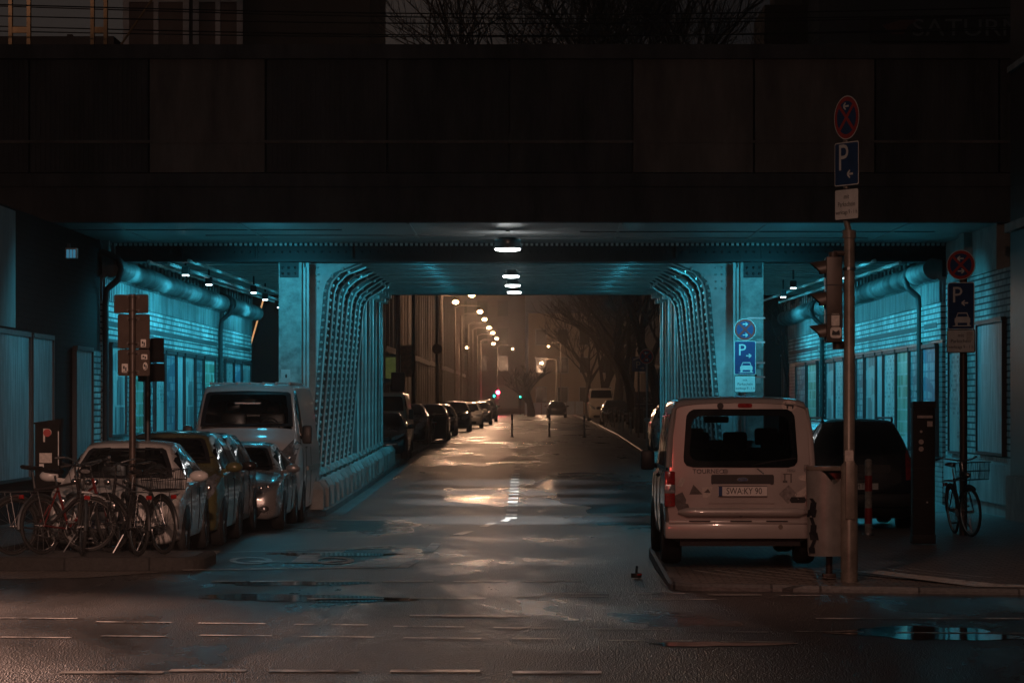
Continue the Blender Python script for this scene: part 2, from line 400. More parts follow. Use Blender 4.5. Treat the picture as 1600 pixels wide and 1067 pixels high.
# painted markings, each a sheet 4-8 mm above the road
mk = MB()
def gp(x, y):                          # road point under a photo pixel
    D = 40.0
    for _ in range(60): D = F * (H - zr(D)) / (y - VY)
    return Vector(((x - VX) * D / F, D, zr(D) + .008))
def quad(pts):
    q = [gp(*p) for p in pts]; mk.poly(q)
def strip(p, q, w):                    # line between two photo pixels, w metres wide across the road depth
    a, b_ = gp(*p), gp(*q); d = (b_ - a); d.z = 0; n = Vector((-d.y, d.x, 0)).normalized() * w / 2
    k = max(1, int(d.length / 1.5)); pr = None
    for i in range(k + 1):
        c = a.lerp(b_, i / k); c.z = zr(c.y) + .008
        cur = (c - n, c + n)
        if pr: mk.poly([pr[0], cur[0], cur[1], pr[1]])
        pr = cur
yv = 57.3
while yv < 84:                          # short centre-line blocks
    xc = -.39 - .002 * (yv - 57); w = .11
    mk.poly([(xc - w, yv, zr(yv) + .008), (xc + w, yv, zr(yv) + .008), (xc + w, yv + 1.05, zr(yv + 1.05) + .008), (xc - w, yv + 1.05, zr(yv + 1.05) + .008)]); yv += 2.05
for y0 in (88, 93, 98): mk.poly([(-.5, y0, zr(y0) + .008), (-.34, y0, zr(y0) + .008), (-.34, y0 + 1.5, zr(y0 + 1.5) + .008), (-.5, y0 + 1.5, zr(y0 + 1.5) + .008)])
quad([(781, 815), (793, 815), (799, 811), (789, 811)]); quad([(749, 823), (762, 823), (777, 817), (764, 817)])
quad([(705, 836), (722, 836), (741, 830), (726, 830)]); quad([(659, 863), (676, 863), (692, 848), (675, 848)]); quad([(621, 887), (637, 887), (658, 875), (643, 875)])
strip((325, 864), (664, 855), .16); strip((285, 891), (628, 886), .16)
quad([(318, 866), (338, 866), (345, 861), (330, 861)])
for (x0, x1) in ((330, 382), (391, 460), (493, 571), (598, 676), (709, 790), (820, 905)): strip((x0, 909), (x1, 908), .16)
for (x0, x1, y) in ((990, 1070, 928), (1105, 1190, 930), (1220, 1300, 931), (800, 950, 932), (1000, 1120, 937), (640, 760, 935), (480, 600, 936), (850, 950, 928)): strip((x0, y), (x1, y), .14)
for (x0, x1, y) in ((0, 120, 966), (150, 270, 972), (310, 415, 974), (460, 575, 976), (615, 725, 979), (770, 880, 981), (922, 1045, 983), (1080, 1200, 987), (1240, 1350, 987), (1400, 1600, 989)): strip((x0, y), (x1, y + 1), .085)
for (x0, x1, y) in ((0, 110, 996), (158, 260, 994), (312, 425, 993), (470, 585, 995), (630, 752, 997), (800, 912, 998), (950, 1082, 1001), (1125, 1240, 1003)): strip((x0, y), (x1, y + 1), .085)
for (x0, x1, y) in ((690, 830, 963), (640, 760, 962), (1275, 1600, 967)): strip((x0, y), (x1, y), .14)
for (x0, x1, y) in ((95, 255, 1051), (265, 385, 1048), (420, 560, 1049), (610, 750, 1049), (800, 940, 1051)): strip((x0, y), (x1, y), .2)
# bicycle symbol between the two stop lines: two wheels and a frame
def ringpx(cx, cy, rx, ry, w=.25):
    n = 22
    for i in range(n):
        a, c = 2 * math.pi * i / n, 2 * math.pi * (i + 1) / n
        o = lambda t, k: gp(cx + rx * k * math.cos(t), cy + ry * k * math.sin(t))
        mk.poly([o(a, 1), o(c, 1), o(c, 1 - w), o(a, 1 - w)])
ringpx(392, 876, 34, 5.4, .3); ringpx(520, 876, 34, 5.4, .3)
strip((395, 877), (455, 879), .22); quad([(452, 880), (484, 880), (503, 867), (470, 867)]); strip((490, 880), (535, 876), .2)
M['worn'] = worn_paint(); tag(mk.build("road_marking", M['worn'], fix=False), kind='structure')
# standing water in the shallow places of the crossing
M['water'] = pm("standing_water", (.012, .012, .013), .07, 0, .2, 2); M['water'].node_tree.nodes["Map Range"].inputs[3].default_value = .02; M['water'].node_tree.nodes["Map Range"].inputs[4].default_value = .10
wb = MB(); rw = random.Random(5)
def puddle(cx, cy, rx, ry):
    n = 40; ph = [rw.uniform(0, 6.28) for _ in range(4)]
    o = []
    for i in range(n):
        a = 2 * math.pi * i / n; k = 1 + .16 * math.sin(2 * a + ph[0]) + .12 * math.sin(3 * a + ph[1]) + .10 * math.sin(5 * a + ph[2]) + .06 * math.sin(9 * a + ph[3])
        x, y = cx + rx * k * math.cos(a), cy + ry * k * math.sin(a); o.append((x, y, zr(y) + .005))
    wb.add([(cx, cy, zr(cy) + .005)] + o, [(0, 1 + i, 1 + (i + 1) % n) for i in range(n)])
for pd in ((3.35, 26.2, .75, .7), (4.75, 25.4, .7, .55), (5.1, 27.2, .5, .3), (-2.4, 31.0, .95, .55), (-1.75, 30.6, .5, .3), (-2.6, 33.5, .9, .35), (-2.6, 40.4, .9, .5), (1.5, 25.0, .5, .25)): puddle(*pd)
tag(wb.build("puddle_water", M['water'], fix=False), kind='structure')
# manhole and gutter strip
tag(sheet("gutter_left", LK, LK + .28, yy(59, 118, 2), M['kerbstone'], .004), kind='structure')
tag(sheet("gutter_right", RK - .3, RK, yy(60, 200, 2), M['kerbstone'], .004), kind='structure')
# tram groove arcs on the right corner: pale strips of smooth stone between the setts
st = MB()
for i in range(11):
    a = px(1090 + i * 21, 893, 32.6)
    x0 = 1.75 + i * .24
    p = [(x0 + .55 * t + .22 * t * t, 33.75 - 1.1 * t + .02 * i, 0) for t in np.linspace(0, 1, 7)]
    for k in range(6):
        st.poly([(x, y, ramp_h(y) + .004) for x, y in ((p[k][0], p[k][1]), (p[k + 1][0], p[k + 1][1]), (p[k + 1][0] + .03, p[k + 1][1]), (p[k][0] + .03, p[k][1]))])
M['strip'] = pm("pale_stone_strip", (.62, .56, .5), .3, 0, .3, 9, .2)
tag(st.build("paving_strip", M['strip'], fix=False), kind='structure')
tag(MB().poly([(x, y, ramp_h(y) + .006) for x, y in [(3.5, 33.6), (3.75, 33.7), (4.9, 32.1), (7.5, 31.5), (7.5, 31.3), (4.6, 31.85)]]).build("paving_band", M['strip'], fix=False), kind='structure')

# ------------------------------------------------------------------ RAIL BRIDGE
M['fascia'] = pm("fascia_concrete", (.072, .074, .078), .85, 0, .6, 1.5, .3, 40, stretch=(1, 1, .22))
M['fascia_pale'] = pm("pale_fascia_panel", (.15, .138, .13), .85, 0, .55, 1.4, .2, 30, stretch=(1, 1, .25))
M['shaded_steel'] = pm("shaded_web_paint", (.085, .095, .09), .55, 0, .45, 4, .2, 30)  # shade between flanges and rivets put into the steel colour
M['rust'] = pm("rust_streaked_paint", (.30, .33, .31), .5, 0, .5, 5, .2, 30)
bridge = thing("rail_bridge", (0, 54, 0), 0, "wide dark railway bridge of panelled concrete crossing above the street", "bridge")
YF, YB = 54.3, 61.3
O = (0, -54, 0)
def bp_(mb, name, mat, smooth=False, parent=None):
    mb.v = [(x, y - 54, z) for x, y, z in mb.v]
    return mb.build(name, mat, parent or bridge, smooth)
ZS = 5.17
edges = [-140, 45, 232, 415, 605, 795, 988, 1178, 1368, 1562, 1745]
pale = {2, 6, 7}
for i in range(len(edges) - 1):
    x0, x1 = px(edges[i], 0, YF).x, px(edges[i + 1], 0, YF).x
    q = MB()
    d = .02 if i in pale else .05
    q.b2(x0 + .02, x1 - .02, YF + d, YF + .4, 6.05, 8.05)
    if i not in pale:
        x = x0 + .08
        while x < x1 - .08:
            q.b2(x, x + .035, YF + .028, YF + d, 6.07, 8.03); x += .085
    bp_(q, "fascia_panel", M['fascia_pale'] if i in pale else M['fascia'])
q = MB(); q.b2(-14, 14, YF - .10, YF + .5, 8.05, 8.30); bp_(q, "coping", M['fascia'])
q = MB(); q.b2(-14, 14, YF + .005, YF + .02, 6.57, 6.62); bp_(q, "conduit", M['fascia_pale'])
q = MB(); q.b2(-14, 14, YF - .03, YF + .45, 5.80, 6.03); q.b2(-14, 14, YF + .03, YF + .45, ZS + .01, 5.80); q.b2(-14, 14, YF + .0, YF + .3, ZS, ZS + .12)
bp_(q, "edge_beam", M['fascia'])
q = MB(); q.b2(-14, 14, YF + .3, YB, ZS + .002, ZS + .45)
for x in (-7.5, -5.2, -2.2, 1.6, 4.2, 6.7): q.box((x, (YF + YB) / 2, ZS - .004), (.05, YB - YF - .4, .02), rz=0)
for (x0, x1, y) in ((-6.2, -.9, 58.4), (-8.5, -3.5, 56.6), (.9, 7.5, 57.2), (-1, 6.5, 59.4)): q.box(((x0 + x1) / 2, y, ZS - .006), (x1 - x0, .06, .024))
bp_(q, "soffit", M['soffit'])
q = MB()                                # toothed drip edge at the back of the slab
x = -9
while x < 9.5:
    q.box((x, YB - .05, ZS - .03), (.05, .14, .05)); x += .1
bp_(q, "drip_edge", M['steel'])
q = MB(); q.b2(-12, 12, YB + .15, YB + .45, 4.86, 5.6); q.b2(-12, 12, YB + .02, YB + .62, 4.80, 4.86)
x = -9.0
while x < 9:                             # rivets along the web and stiffeners
    q.ell((x, YB + .15, 5.0), (.024, .02, .024), 6, 4)
    x += .16
for x in (-7, -5.5, -3.6, -1.65, .66, 2.9, 4.6, 6.4): q.b2(x - .02, x + .02, YB + .06, YB + .15, 4.86, 5.55)
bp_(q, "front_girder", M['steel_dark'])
YE = 91.0
def zb(y): return 4.92 + (y - 61) * .009
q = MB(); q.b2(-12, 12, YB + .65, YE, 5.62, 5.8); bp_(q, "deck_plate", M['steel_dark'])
for k in range(21):
    y = 62.4 + k * 1.4; z = zb(y); q = MB()
    q.b2(-8.3, 8.1, y - .012, y + .012, z + .02, 5.62); q.b2(-8.3, 8.1, y - .13, y + .13, z, z + .025)
    for x in np.arange(-8.1, 8.1, .3 if k < 12 else .6): q.ell((x, y - .02, z + .09), (.022, .014, .022), 6, 4)
    bp_(q, "cross_girder", M['steel'])
for x in (-6.9, -5.6, -2.2, 0.6, 2.1, 5.2, 6.7):
    q = MB(); q.b2(x - .07, x + .07, YB + .7, YE, 5.3, 5.33); q.b2(x - .012, x + .012, YB + .7, YE, 5.33, 5.62); bp_(q, "stringer", M['steel'])
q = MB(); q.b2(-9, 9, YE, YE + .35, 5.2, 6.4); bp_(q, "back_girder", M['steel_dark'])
q = MB(); q.b2(-14, 14, YB + 1, YE, 6.3, 6.5); bp_(q, "track_bed", M['concrete'])
for (xa, xb) in ((-14, -8.75), (8.5, 14)):
    q = MB(); q.b2(xa, xb, YF + .6, YE, -.3, 6.2); bp_(q, "abutment", M['concrete'])
q = MB(); q.b2(8.26, 8.5, YF + .32, YB + .0, 4.35, ZS); q.b2(8.1, 8.26, 57.6, 58.3, 4.42, ZS); bp_(q, "bearing_block", M['concrete'])

q = MB(); q.b2(-14, 14, YF + .405, YF + .5, 5.9, 8.04); bp_(q, 'backing_wall', M['fascia'])
# pipes and cables under the aisles
for (xa, zs_) in ((-7.6, 4.78), (-7.2, 4.74), (-6.8, 4.80), (6.8, 4.8), (7.3, 4.76)):
    q = MB(); q.tube([(xa, 60.9, zs_), (xa, 90.5, zs_ + .2)], .035, 8); bp_(q, "cable_pipe", M['steel'], True)

# ------------------------------------------------------------------ STEEL FRAMES
def prof_t(z):
    if z < 4.2: return .30 * max(0, (z - .4)) / 3.8
    u = min(1, (z - 4.2) / .55)
    return .30 + .05 * u + .62 * (1 - math.sqrt(max(0, 1 - u ** 2.2)))
def make_frame(name, sgn, X0, y, label, group, front=False):
    """tapered plate frame with riveted edge that curves into the cross girder; t runs towards the road"""
    r = thing(name, (X0, y, zr(y) + KERB), 0, label, "steel column", group); z0 = r.location.z
    X = lambda t: -sgn * t
    top = 4.78 + (y - 61) * .009 - z0
    zs_ = np.linspace(.3, top, 26)
    inner = [(prof_t(z + z0), z) for z in zs_]
    q = MB()
    out = inner + [(-.55, top), (-.55, .3)]
    for a in range(len(inner) - 1):
        (t0, za), (t1, zb_) = inner[a], inner[a + 1]
        q.prism([(t0, za), (t1, zb_), (-.55, zb_), (-.55, za)], lambda t, z, d: (X(t), d, z), -.016, .016)
    o = q.build("web_plate", M['steel'] if front else M['shaded_steel'], r)
    fl = MB()
    for a in range(len(inner) - 1):
        (t0, za), (t1, zb_) = inner[a], inner[a + 1]
        dn = Vector((zb_ - za, -(t1 - t0))).normalized() * .024
        fl.prism([(t0, za), (t1, zb_), (t1 + dn.x, zb_ + dn.y), (t0 + dn.x, za + dn.y)], lambda t, z, d: (X(t), d, z), -.035, .12)
    fl.build("flange", M['steel'], r)
    an = MB(); rv = MB(); z = .42
    while z < top - .05:
        t = prof_t(z + z0)
        rv.ell((X(t - .06), -.045, z), (.036, .042, .036), 7, 5)
        if front: rv.ell((X(-.48), -.03, z), (.026, .028, .028), 7, 5)
        z += .148
    if front:
        for ax in range(5):
            for az in range(4): rv.ell((X(-.42 + ax * .13), -.03, top - .08 - az * .14), (.026, .026, .026), 7, 5)
    for a in range(len(inner) - 1):
        (t0, za), (t1, zb_) = inner[a], inner[a + 1]
        an.prism([(t0, za), (t1, zb_), (t1 - .10, zb_), (t0 - .10, za)], lambda t, z, d: (X(t), d, z), -.028, -.016)
    an.build("edge_angle", M['shaded_steel'], r); rv.build("rivet_row", M['steel'], r, True)
    f = MB(); f.box((X(-.25), 0, .15), (.8, .5, .3)); f.box((X(-.05), -.1, .34), (.5, .3, .06)); f.build("foot", M['steel'], r)
    return r
def make_post(name, sgn, X0, y, label, group):
    r = thing(name, (X0, y, zr(y) + KERB), 0, label, "steel column", group); top = 5.0 + (y - 61) * .009 - r.location.z
    X = lambda t: -sgn * t
    q = MB(); q.box((X(-.1), 0, top / 2), (.22, .30, top)); q.build("shaft", M['shaded_steel'], r)
    q = MB(); q.box((X(.03), .03, top / 2 - .1), (.04, .34, top - .3)); q.build("flange", M['steel'], r)
    q = MB(); q.box((X(0), 0, .12), (.6, .62, .24)); q.box((X(0), 0, .3), (.45, .5, .12))
    for a in (-.2, .2): q.ell((X(.24), a, .3), (.04, .04, .05), 7, 5)
    q.build("foot", M['steel'], r)
    q = MB(); q.box((X(.05), 0, top - .18), (.5, .4, .12)); q.box((X(.02), 0, top - .34), (.36, .42, .1)); q.build("capital", M['steel'], r)
    return r
for sgn, X0, side in ((-1, -4.40, "left"), (1, 3.80, "right")):
    for k in range(9):
        fr = k == 0
        make_frame("steel_column", sgn, X0, 61.9 + k * 1.55,
                   ("foremost riveted steel frame of the %s row with a rivet studded gusset at its head" % side) if fr else ("riveted steel frame in the %s row whose edge curves into the deck" % side),
                   "riveted frames along the %s side of the roadway" % side, fr)
    for k in range(8):
        make_post("steel_post", sgn, X0 - sgn * .05, 76.4 + k * 1.75, "slender upright steel post at the far end of the %s column row" % side, "slender posts along the %s side of the roadway" % side)
    # flat painted pier in front of the row
    y = 61.35; xa = -5.05 if sgn < 0 else 4.62; xs = -sgn
    r = thing("steel_pier", (xa, y, zr(y) + KERB), 0, "flat rust-flecked steel pier at the near end of the %s column row" % side, "steel pier", "steel piers at the mouth of the underpass")
    hh = 4.78 - r.location.z
    q = MB(); q.b2(0 if sgn < 0 else -.0, .42 * xs, -.06, .02, 0, hh); q.b2(.42 * xs, .46 * xs, -.1, .1, 0, hh); q.build("face_plate", M['rust'], r)
    q = MB(); q.b2(.46 * xs, .50 * xs, .05, .2, 0, hh); q.b2(.50 * xs, .53 * xs, -.02, .2, 0, hh - .1); q.b2(.53 * xs, .56 * xs, .08, .24, 0, hh); q.b2(.56 * xs, .6 * xs, -.02, .12, 0, hh); q.build("ribbed_edge", M['steel'], r)
    q = MB()
    for z in (hh - .1, hh - .22):
        for a in (.08, .2, .33): q.ell((a * xs, -.07, z), (.03, .03, .03), 7, 5)
    q.b2(.02 * xs, .4 * xs, -.075, -.06, hh - .3, hh); q.build("cap_plate", M['steel_dark'], r)
    q = MB()
    for (a, z) in ((.14, 2.55), (.22, 1.95)): q.b2((a - .09) * xs, (a + .09) * xs, -.07, -.061, z - .14, z + .14)
    q.build("patch_plate", M['steel'], r)
    q = MB(); q.ell((.15 * xs, -.08, 2.56), (.02, .015, .04), 8, 6); q.ell((.24 * xs, -.08, 1.96), (.02, .015, .05), 8, 6); q.build("bolt", M['black'], r)

# concrete guard blocks between columns and road
blk = None
for sgn, X0 in ((-1, -4.13), (1, 3.95)):
    for k in range(20):
        y = 58.6 + k * 1.6
        if sgn > 0 and k < 1: continue
        z = zr(y) + KERB
        lab = ("squat concrete guard block with pyramid top along the %s column row" % ("left" if sgn < 0 else "right"))
        grp = "pyramid topped guard blocks along the %s columns" % ("left" if sgn < 0 else "right")
        if blk is None:
            r = thing("guard_block", (X0, y, z), 0, lab, "guard block", grp)
            q = MB(); q.box((0, 0, .19), (.34, .44, .38)); q.box((0, 0, .455), (.34, .44, .15), top=(.45, .3)); q.build("stone", M['concrete'], r); blk = r
        else: dup(blk, (X0, y, z), random.uniform(-.06, .06), lab, grp)
cap = None
for sgn, X0 in ((-1, -4.52), (1, 4.25)):
    for k in range(18):
        y = 59.2 + k * 1.72; z = zr(y) + KERB
        lab = "flat concrete cap slab behind the %s guard blocks at the column feet" % ("left" if sgn < 0 else "right"); grp = "cap slabs at the feet of the %s columns" % ("left" if sgn < 0 else "right")
        if cap is None:
            r = thing("cap_slab", (X0, y, z), 0, lab, "cap slab", grp)
            q = MB(); q.box((0, 0, .28), (.34, 1.1, .56)); q.box((0, 0, .60), (.5, 1.3, .10), top=(.7, .9)); q.build("slab", M['concrete'], r); cap = r
        else: dup(cap, (X0, y, z), 0, lab, grp)

# ------------------------------------------------------------------ AISLE WALLS
def brickmat(name, c1, c2, mortar, w, h, ms=.008, axis='yz', rough=.35, spec=.5):
    m = bpy.data.materials.new(name); m.use_nodes = True; N, L, b = nodes(m)
    g = N.new("ShaderNodeNewGeometry"); sp = N.new("ShaderNodeSeparateXYZ"); cb = N.new("ShaderNodeCombineXYZ"); L.new(g.outputs["Position"], sp.inputs[0])
    L.new(sp.outputs[1 if axis == 'yz' else 0], cb.inputs[0]); L.new(sp.outputs[2], cb.inputs[1])
    br = N.new("ShaderNodeTexBrick"); L.new(cb.outputs[0], br.inputs[0])
    for nm, c in (("Color1", c1), ("Color2", c2), ("Mortar", mortar)): br.inputs[nm].default_value = tuple(c) + (1,)
    br.inputs["Scale"].default_value = 1; br.inputs["Brick Width"].default_value = w; br.inputs["Row Height"].default_value = h; br.inputs["Mortar Size"].default_value = ms
    n = N.new("ShaderNodeTexNoise"); n.inputs["Scale"].default_value = 1.3; n.inputs["Detail"].default_value = 6; L.new(g.outputs["Position"], n.inputs[0])
    mx = N.new("ShaderNodeMix"); mx.data_type = 'RGBA'; mx.blend_type = 'MULTIPLY'; mx.inputs[0].default_value = .8
    cr = N.new("ShaderNodeValToRGB"); cr.color_ramp.elements[0].position = .36; cr.color_ramp.elements[0].color = (.35, .35, .35, 1); cr.color_ramp.elements[1].position = .6
    L.new(n.outputs[0], cr.inputs[0]); L.new(br.outputs[0], mx.inputs[6]); L.new(cr.outputs[0], mx.inputs[7]); L.new(mx.outputs[2], b.inputs["Base Color"])
    bp = N.new("ShaderNodeBump"); bp.invert = True; bp.inputs["Strength"].default_value = .8; bp.inputs["Distance"].default_value = .012; L.new(br.outputs[1], bp.inputs["Height"]); L.new(bp.outputs[0], b.inputs["Normal"])
    b.inputs["Roughness"].default_value = rough; b.inputs["Specular IOR Level"].default_value = spec
    return m
M['glazed'] = brickmat("glazed_tile", (.55, .57, .54), (.36, .38, .37), (.03, .03, .03), .46, .115, .017, rough=.62, spec=.2)
M['brick'] = brickmat("old_wall_brick", (.34, .35, .33), (.24, .25, .24), (.03, .03, .03), .30, .10, .016)
M['black_brick'] = brickmat("black_wall_brick", (.006, .006, .006), (.004, .004, .004), (.003, .003, .003), .30, .10, .010, rough=.8, spec=.08)  # near-black brick, far darker than the aisle walls
M['cornice'] = pm('sooty_cornice_render', (.15, .16, .155), .6, 0, .75, 1.8, .3, 16, stretch=(1, 1.6, .35))
M['render_wall'] = pm("stained_render", (.30, .31, .30), .7, 0, .4, 1.6, .3, 16, stretch=(1, 1, .3))

def aisle_wall(sgn, X0, bays, label, group):
    """bays: (y0, y1, kind). sgn -1: the wall faces +x, +1: faces -x"""
    r = thing("aisle_wall", (X0, bays[0][0], 0), 0, label, "wall", group); y00 = bays[0][0]
    X = lambda t: -sgn * t
    pl, tile, rib, roll, pier, tooth, band = MB(), MB(), MB(), MB(), MB(), MB(), MB()
    def b(mb, t0, t1, y0, y1, z0, z1): mb.b2(X(t0), X(t1), y0 - y00, y1 - y00, z0, z1)
    for (y0, y1, dep) in bays:
        b(pl, -.25, dep, y0, y1, -.3, 3.25)
        b(tile, -.25, dep + .03, y0 + .02, y1 - .02, 3.253, 3.98)
        for z in (3.50, 3.62): b(band, -.05, dep + .036, y0 + .6, y1 - .5, z, z + .11) if z < 3.6 else None
        b(rib, -.25, dep, y0, y1, 3.983, 4.50)
        y = y0 + .08
        while y < y1 - .15:
            b(rib, dep, dep + .05, y, y + .13, 4.0, 4.42); y += .24
        # rolled cornice: a cavetto below a big round moulding with joint rings
        def cor(yc, k):
            pts = []
            for i in range(9):
                a = R(-90 + 20 * i); pts.append((dep + .12 + .20 * k * math.cos(a), 4.66 + .17 * k * math.sin(a)))
            return [(dep, 4.42), (dep + .06, 4.43), (dep + .1, 4.47)] + pts + [(dep, 4.83)]
        n = max(2, int((y1 - y0) / .14)); vs = []; fs = []; w = None
        for i in range(n + 1):
            yc = y0 + (y1 - y0) * i / n; k = 1 + .34 * (1 if (i % 5 == 0) else 0) + .03 * math.sin(i * 1.7)
            c = cor(yc, k); w = len(c)
            vs += [(X(t), yc - y00, z) for t, z in c]
        for i in range(n):
            for j in range(w - 1): fs.append((i * w + j, i * w + j + 1, (i + 1) * w + j + 1, (i + 1) * w + j))
        fs += [list(range(w)), [n * w + j for j in range(w)]]
        roll.add(vs, fs)
        y = y0 + .2
        while y < y1 - .3:
            b(tooth, -.2, dep + .10, y, y + .36, 4.84, 5.12 + .08 * ((int(y * 7) % 3) - 1)); y += .74
    pl.build("lower_wall", M['brick'], r); tile.build("tile_band", M['glazed'], r); rib.build("ribbed_frieze", M['cornice'], r)
    roll.build("rolled_cornice", M['cornice'], r, True); tooth.build("corbel", M['cornice'], r)
    band.build("dark_tile_course", M['steel_dark'], r)
    return r
aisle_wall(-1, -8.45, [(60.2, 64.6, .03), (64.6, 82.6, 0), (82.8, 91.2, .10)], "long tiled wall with rolled cornice along the left aisle of the underpass", "tiled aisle walls")
aisle_wall(1, 8.25, [(61.3, 64.4, .06), (64.7, 86.0, 0), (86.4, 97, .12)], "long tiled wall with rolled cornice along the right aisle of the underpass", "tiled aisle walls")
# nearer wall stretches
w = thing("side_wall", (-8.45, 44, 0), 0, "black wall stretch at the far left before the underpass", "wall")
q = MB(); q.b2(-.3, 0, 2.0, 16.15, -.2, 5.15); q.build("masonry", M['black_brick'], w)
q = MB(); q.b2(0, .03, 4.2, 6.1, 3.2, 5.1); q.build("pale_pier", M['render_wall'], w)
q = MB(); q.b2(0, .03, 15.0, 16.0, .2, 3.0); q.build("tile_strip", M['glazed'], w)
w = thing("side_wall", (8.25, 52, 0), 0, "brick wall stretch beside the bikes on the right before the underpass", "wall")
q = MB(); q.b2(0, .25, 0, 9.25, -.2, .95); q.b2(-.05, 0, .3, 9.2, .2, .90); q.build("plinth", M['render_wall'], w)
q = MB(); q.b2(.0, .25, 0, 9.25, .953, 4.33); q.build("brickwork", M['glazed'], w)
w = thing("corner_building", (8.1, 49, 0), 0, "dark corner building pier with a ledge at the right edge", "building")
q = MB(); q.b2(0, 4, 0, 3, -.1, 12); q.build("pier", M['pole_brown'], w)
q = MB(); q.b2(-.10, 4, -.12, 3.0, 4.85, 5.0); q.build("ledge", M['concrete'], w); q = MB(); q.b2(-.06, 4, -.07, 3.0, 7.55, 7.65); q.build("ledge", M['concrete'], w)
q = MB(); q.b2(-.08, 4, -.1, 3, -.1, .75); q.build("base_course", M['concrete'], w)
q = MB(); q.b2(.22, 1.6, -.03, -.003, 1.0, 3.1); q.build("poster", M['render_wall'], w)
q = MB(); q.tube([(.02, -.12, 0), (.02, -.12, 12)], .05, 10); q.build("downpipe", M['pole_brown'], w, True)

# drain pipes
def drain(x, y, sgn, label):
    pts = [(x + sgn * .12, y, 5.3), (x - sgn * .02, y, 4.95), (x - sgn * .36, y, 4.80), (x - sgn * .42, y, 4.6), (x - sgn * .36, y, 4.4), (x - sgn * .14, y, 4.2), (x - sgn * .11, y, 3.9), (x - sgn * .11, y, .1)]
    sm = []
    for i in range(len(pts) - 1):
        for t in range(4): sm.append(Vector(pts[i]).lerp(Vector(pts[i + 1]), t / 4))
    sm.append(Vector(pts[-1]))
    q = MB(); q.tube(sm, .062, 10)
    for z in (1.0, 2.2, 3.4): q.cyl((x - sgn * .11, y, z), (x - sgn * .11, y, z + .05), .075)
    o = q.build("drain_pipe", M['steel_dark'] if y < 62 or True else M['steel'], None, True); tag(o, label, "drain pipe", "drain pipes on the aisle walls")
drain(-8.45, 60.1, -1, "black drain pipe looping round the cornice at the left wall's near end")
drain(-8.45, 82.3, -1, "black drain pipe far along the left aisle wall")
drain(8.25, 64.5, 1, "drain pipe on the right aisle wall between ticket machine and sign post")
drain(8.25, 86.2, 1, "drain pipe at the far end of the right aisle wall")

# poster boards
def poster_mat(k, c0, c1, c2, rows, cols):
    m = bpy.data.materials.new("poster_print_%d" % k); m.use_nodes = True; N, L, b = nodes(m)
    tc = N.new("ShaderNodeTexCoord"); mp = N.new("ShaderNodeMapping"); L.new(tc.outputs["Object"], mp.inputs[0]); mp.inputs["Location"].default_value = (k * 1.7, k * .9, k * .31)
    sp = N.new("ShaderNodeSeparateXYZ"); cb = N.new("ShaderNodeCombineXYZ"); L.new(mp.outputs[0], sp.inputs[0]); L.new(sp.outputs[1], cb.inputs[0]); L.new(sp.outputs[2], cb.inputs[1])
    br = N.new("ShaderNodeTexBrick"); L.new(cb.outputs[0], br.inputs[0]); br.offset = 0
    br.inputs["Scale"].default_value = 1; br.inputs["Brick Width"].default_value = cols; br.inputs["Row Height"].default_value = rows; br.inputs["Mortar Size"].default_value = .02; br.inputs["Bias"].default_value = -.05
    br.inputs["Color1"].default_value = tuple(c1) + (1,); br.inputs["Color2"].default_value = tuple(c2) + (1,); br.inputs["Mortar"].default_value = tuple(c0) + (1,)
    bs = N.new("ShaderNodeTexNoise"); bs.inputs["Scale"].default_value = 1.6; bs.inputs["Detail"].default_value = 1; bm_ = N.new("ShaderNodeMapping"); bm_.inputs["Scale"].default_value = (1, .25, 1.2)
    L.new(mp.outputs[0], bm_.inputs[0]); L.new(bm_.outputs[0], bs.inputs[0])
    st_ = N.new("ShaderNodeValToRGB"); st_.color_ramp.interpolation = 'CONSTANT'
    st_.color_ramp.elements[0].color = (0, 0, 0, 1); st_.color_ramp.elements[1].position = .56; st_.color_ramp.elements[1].color = (1, 1, 1, 1)
    L.new(bs.outputs[0], st_.inputs[0])
    mx = N.new("ShaderNodeMix"); mx.data_type = 'RGBA'; L.new(st_.outputs[0], mx.inputs[0]); L.new(br.outputs[0], mx.inputs[6]); mx.inputs[7].default_value = tuple(c0) + (1,)
    wr_ = N.new("ShaderNodeTexNoise"); wr_.inputs["Scale"].default_value = 5; wr_.inputs["Detail"].default_value = 5
    w3 = N.new("ShaderNodeMapping"); w3.inputs["Scale"].default_value = (1, 2.2, .25); L.new(mp.outputs[0], w3.inputs[0]); L.new(w3.outputs[0], wr_.inputs[0])
    m2 = N.new("ShaderNodeMix"); m2.data_type = 'RGBA'; m2.blend_type = 'MULTIPLY'; m2.inputs[0].default_value = .9
    r2 = N.new("ShaderNodeValToRGB"); r2.color_ramp.elements[0].position = .35; r2.color_ramp.elements[0].color = (.4, .4, .4, 1); r2.color_ramp.elements[1].position = .65; L.new(wr_.outputs[0], r2.inputs[0])
    L.new(mx.outputs[2], m2.inputs[6]); L.new(r2.outputs[0], m2.inputs[7]); L.new(m2.outputs[2], b.inputs["Base Color"]); b.inputs["Roughness"].default_value = .45
    return m
PM = [poster_mat(0, (.46, .48, .46), (.05, .06, .07), (.62, .62, .6), .62, .24), poster_mat(1, (.06, .09, .11), (.07, .10, .12), (.55, .57, .55), .15, .20), poster_mat(2, (.54, .56, .54), (.10, .22, .10), (.50, .54, .46), .26, .45),
      poster_mat(3, (.08, .14, .20), (.42, .46, .48), (.05, .08, .13), .19, .30), poster_mat(4, (.40, .42, .40), (.03, .04, .05), (.62, .64, .62), .09, .16), poster_mat(5, (.5, .53, .54), (.44, .48, .48), (.54, .56, .56), 1.6, .3)]
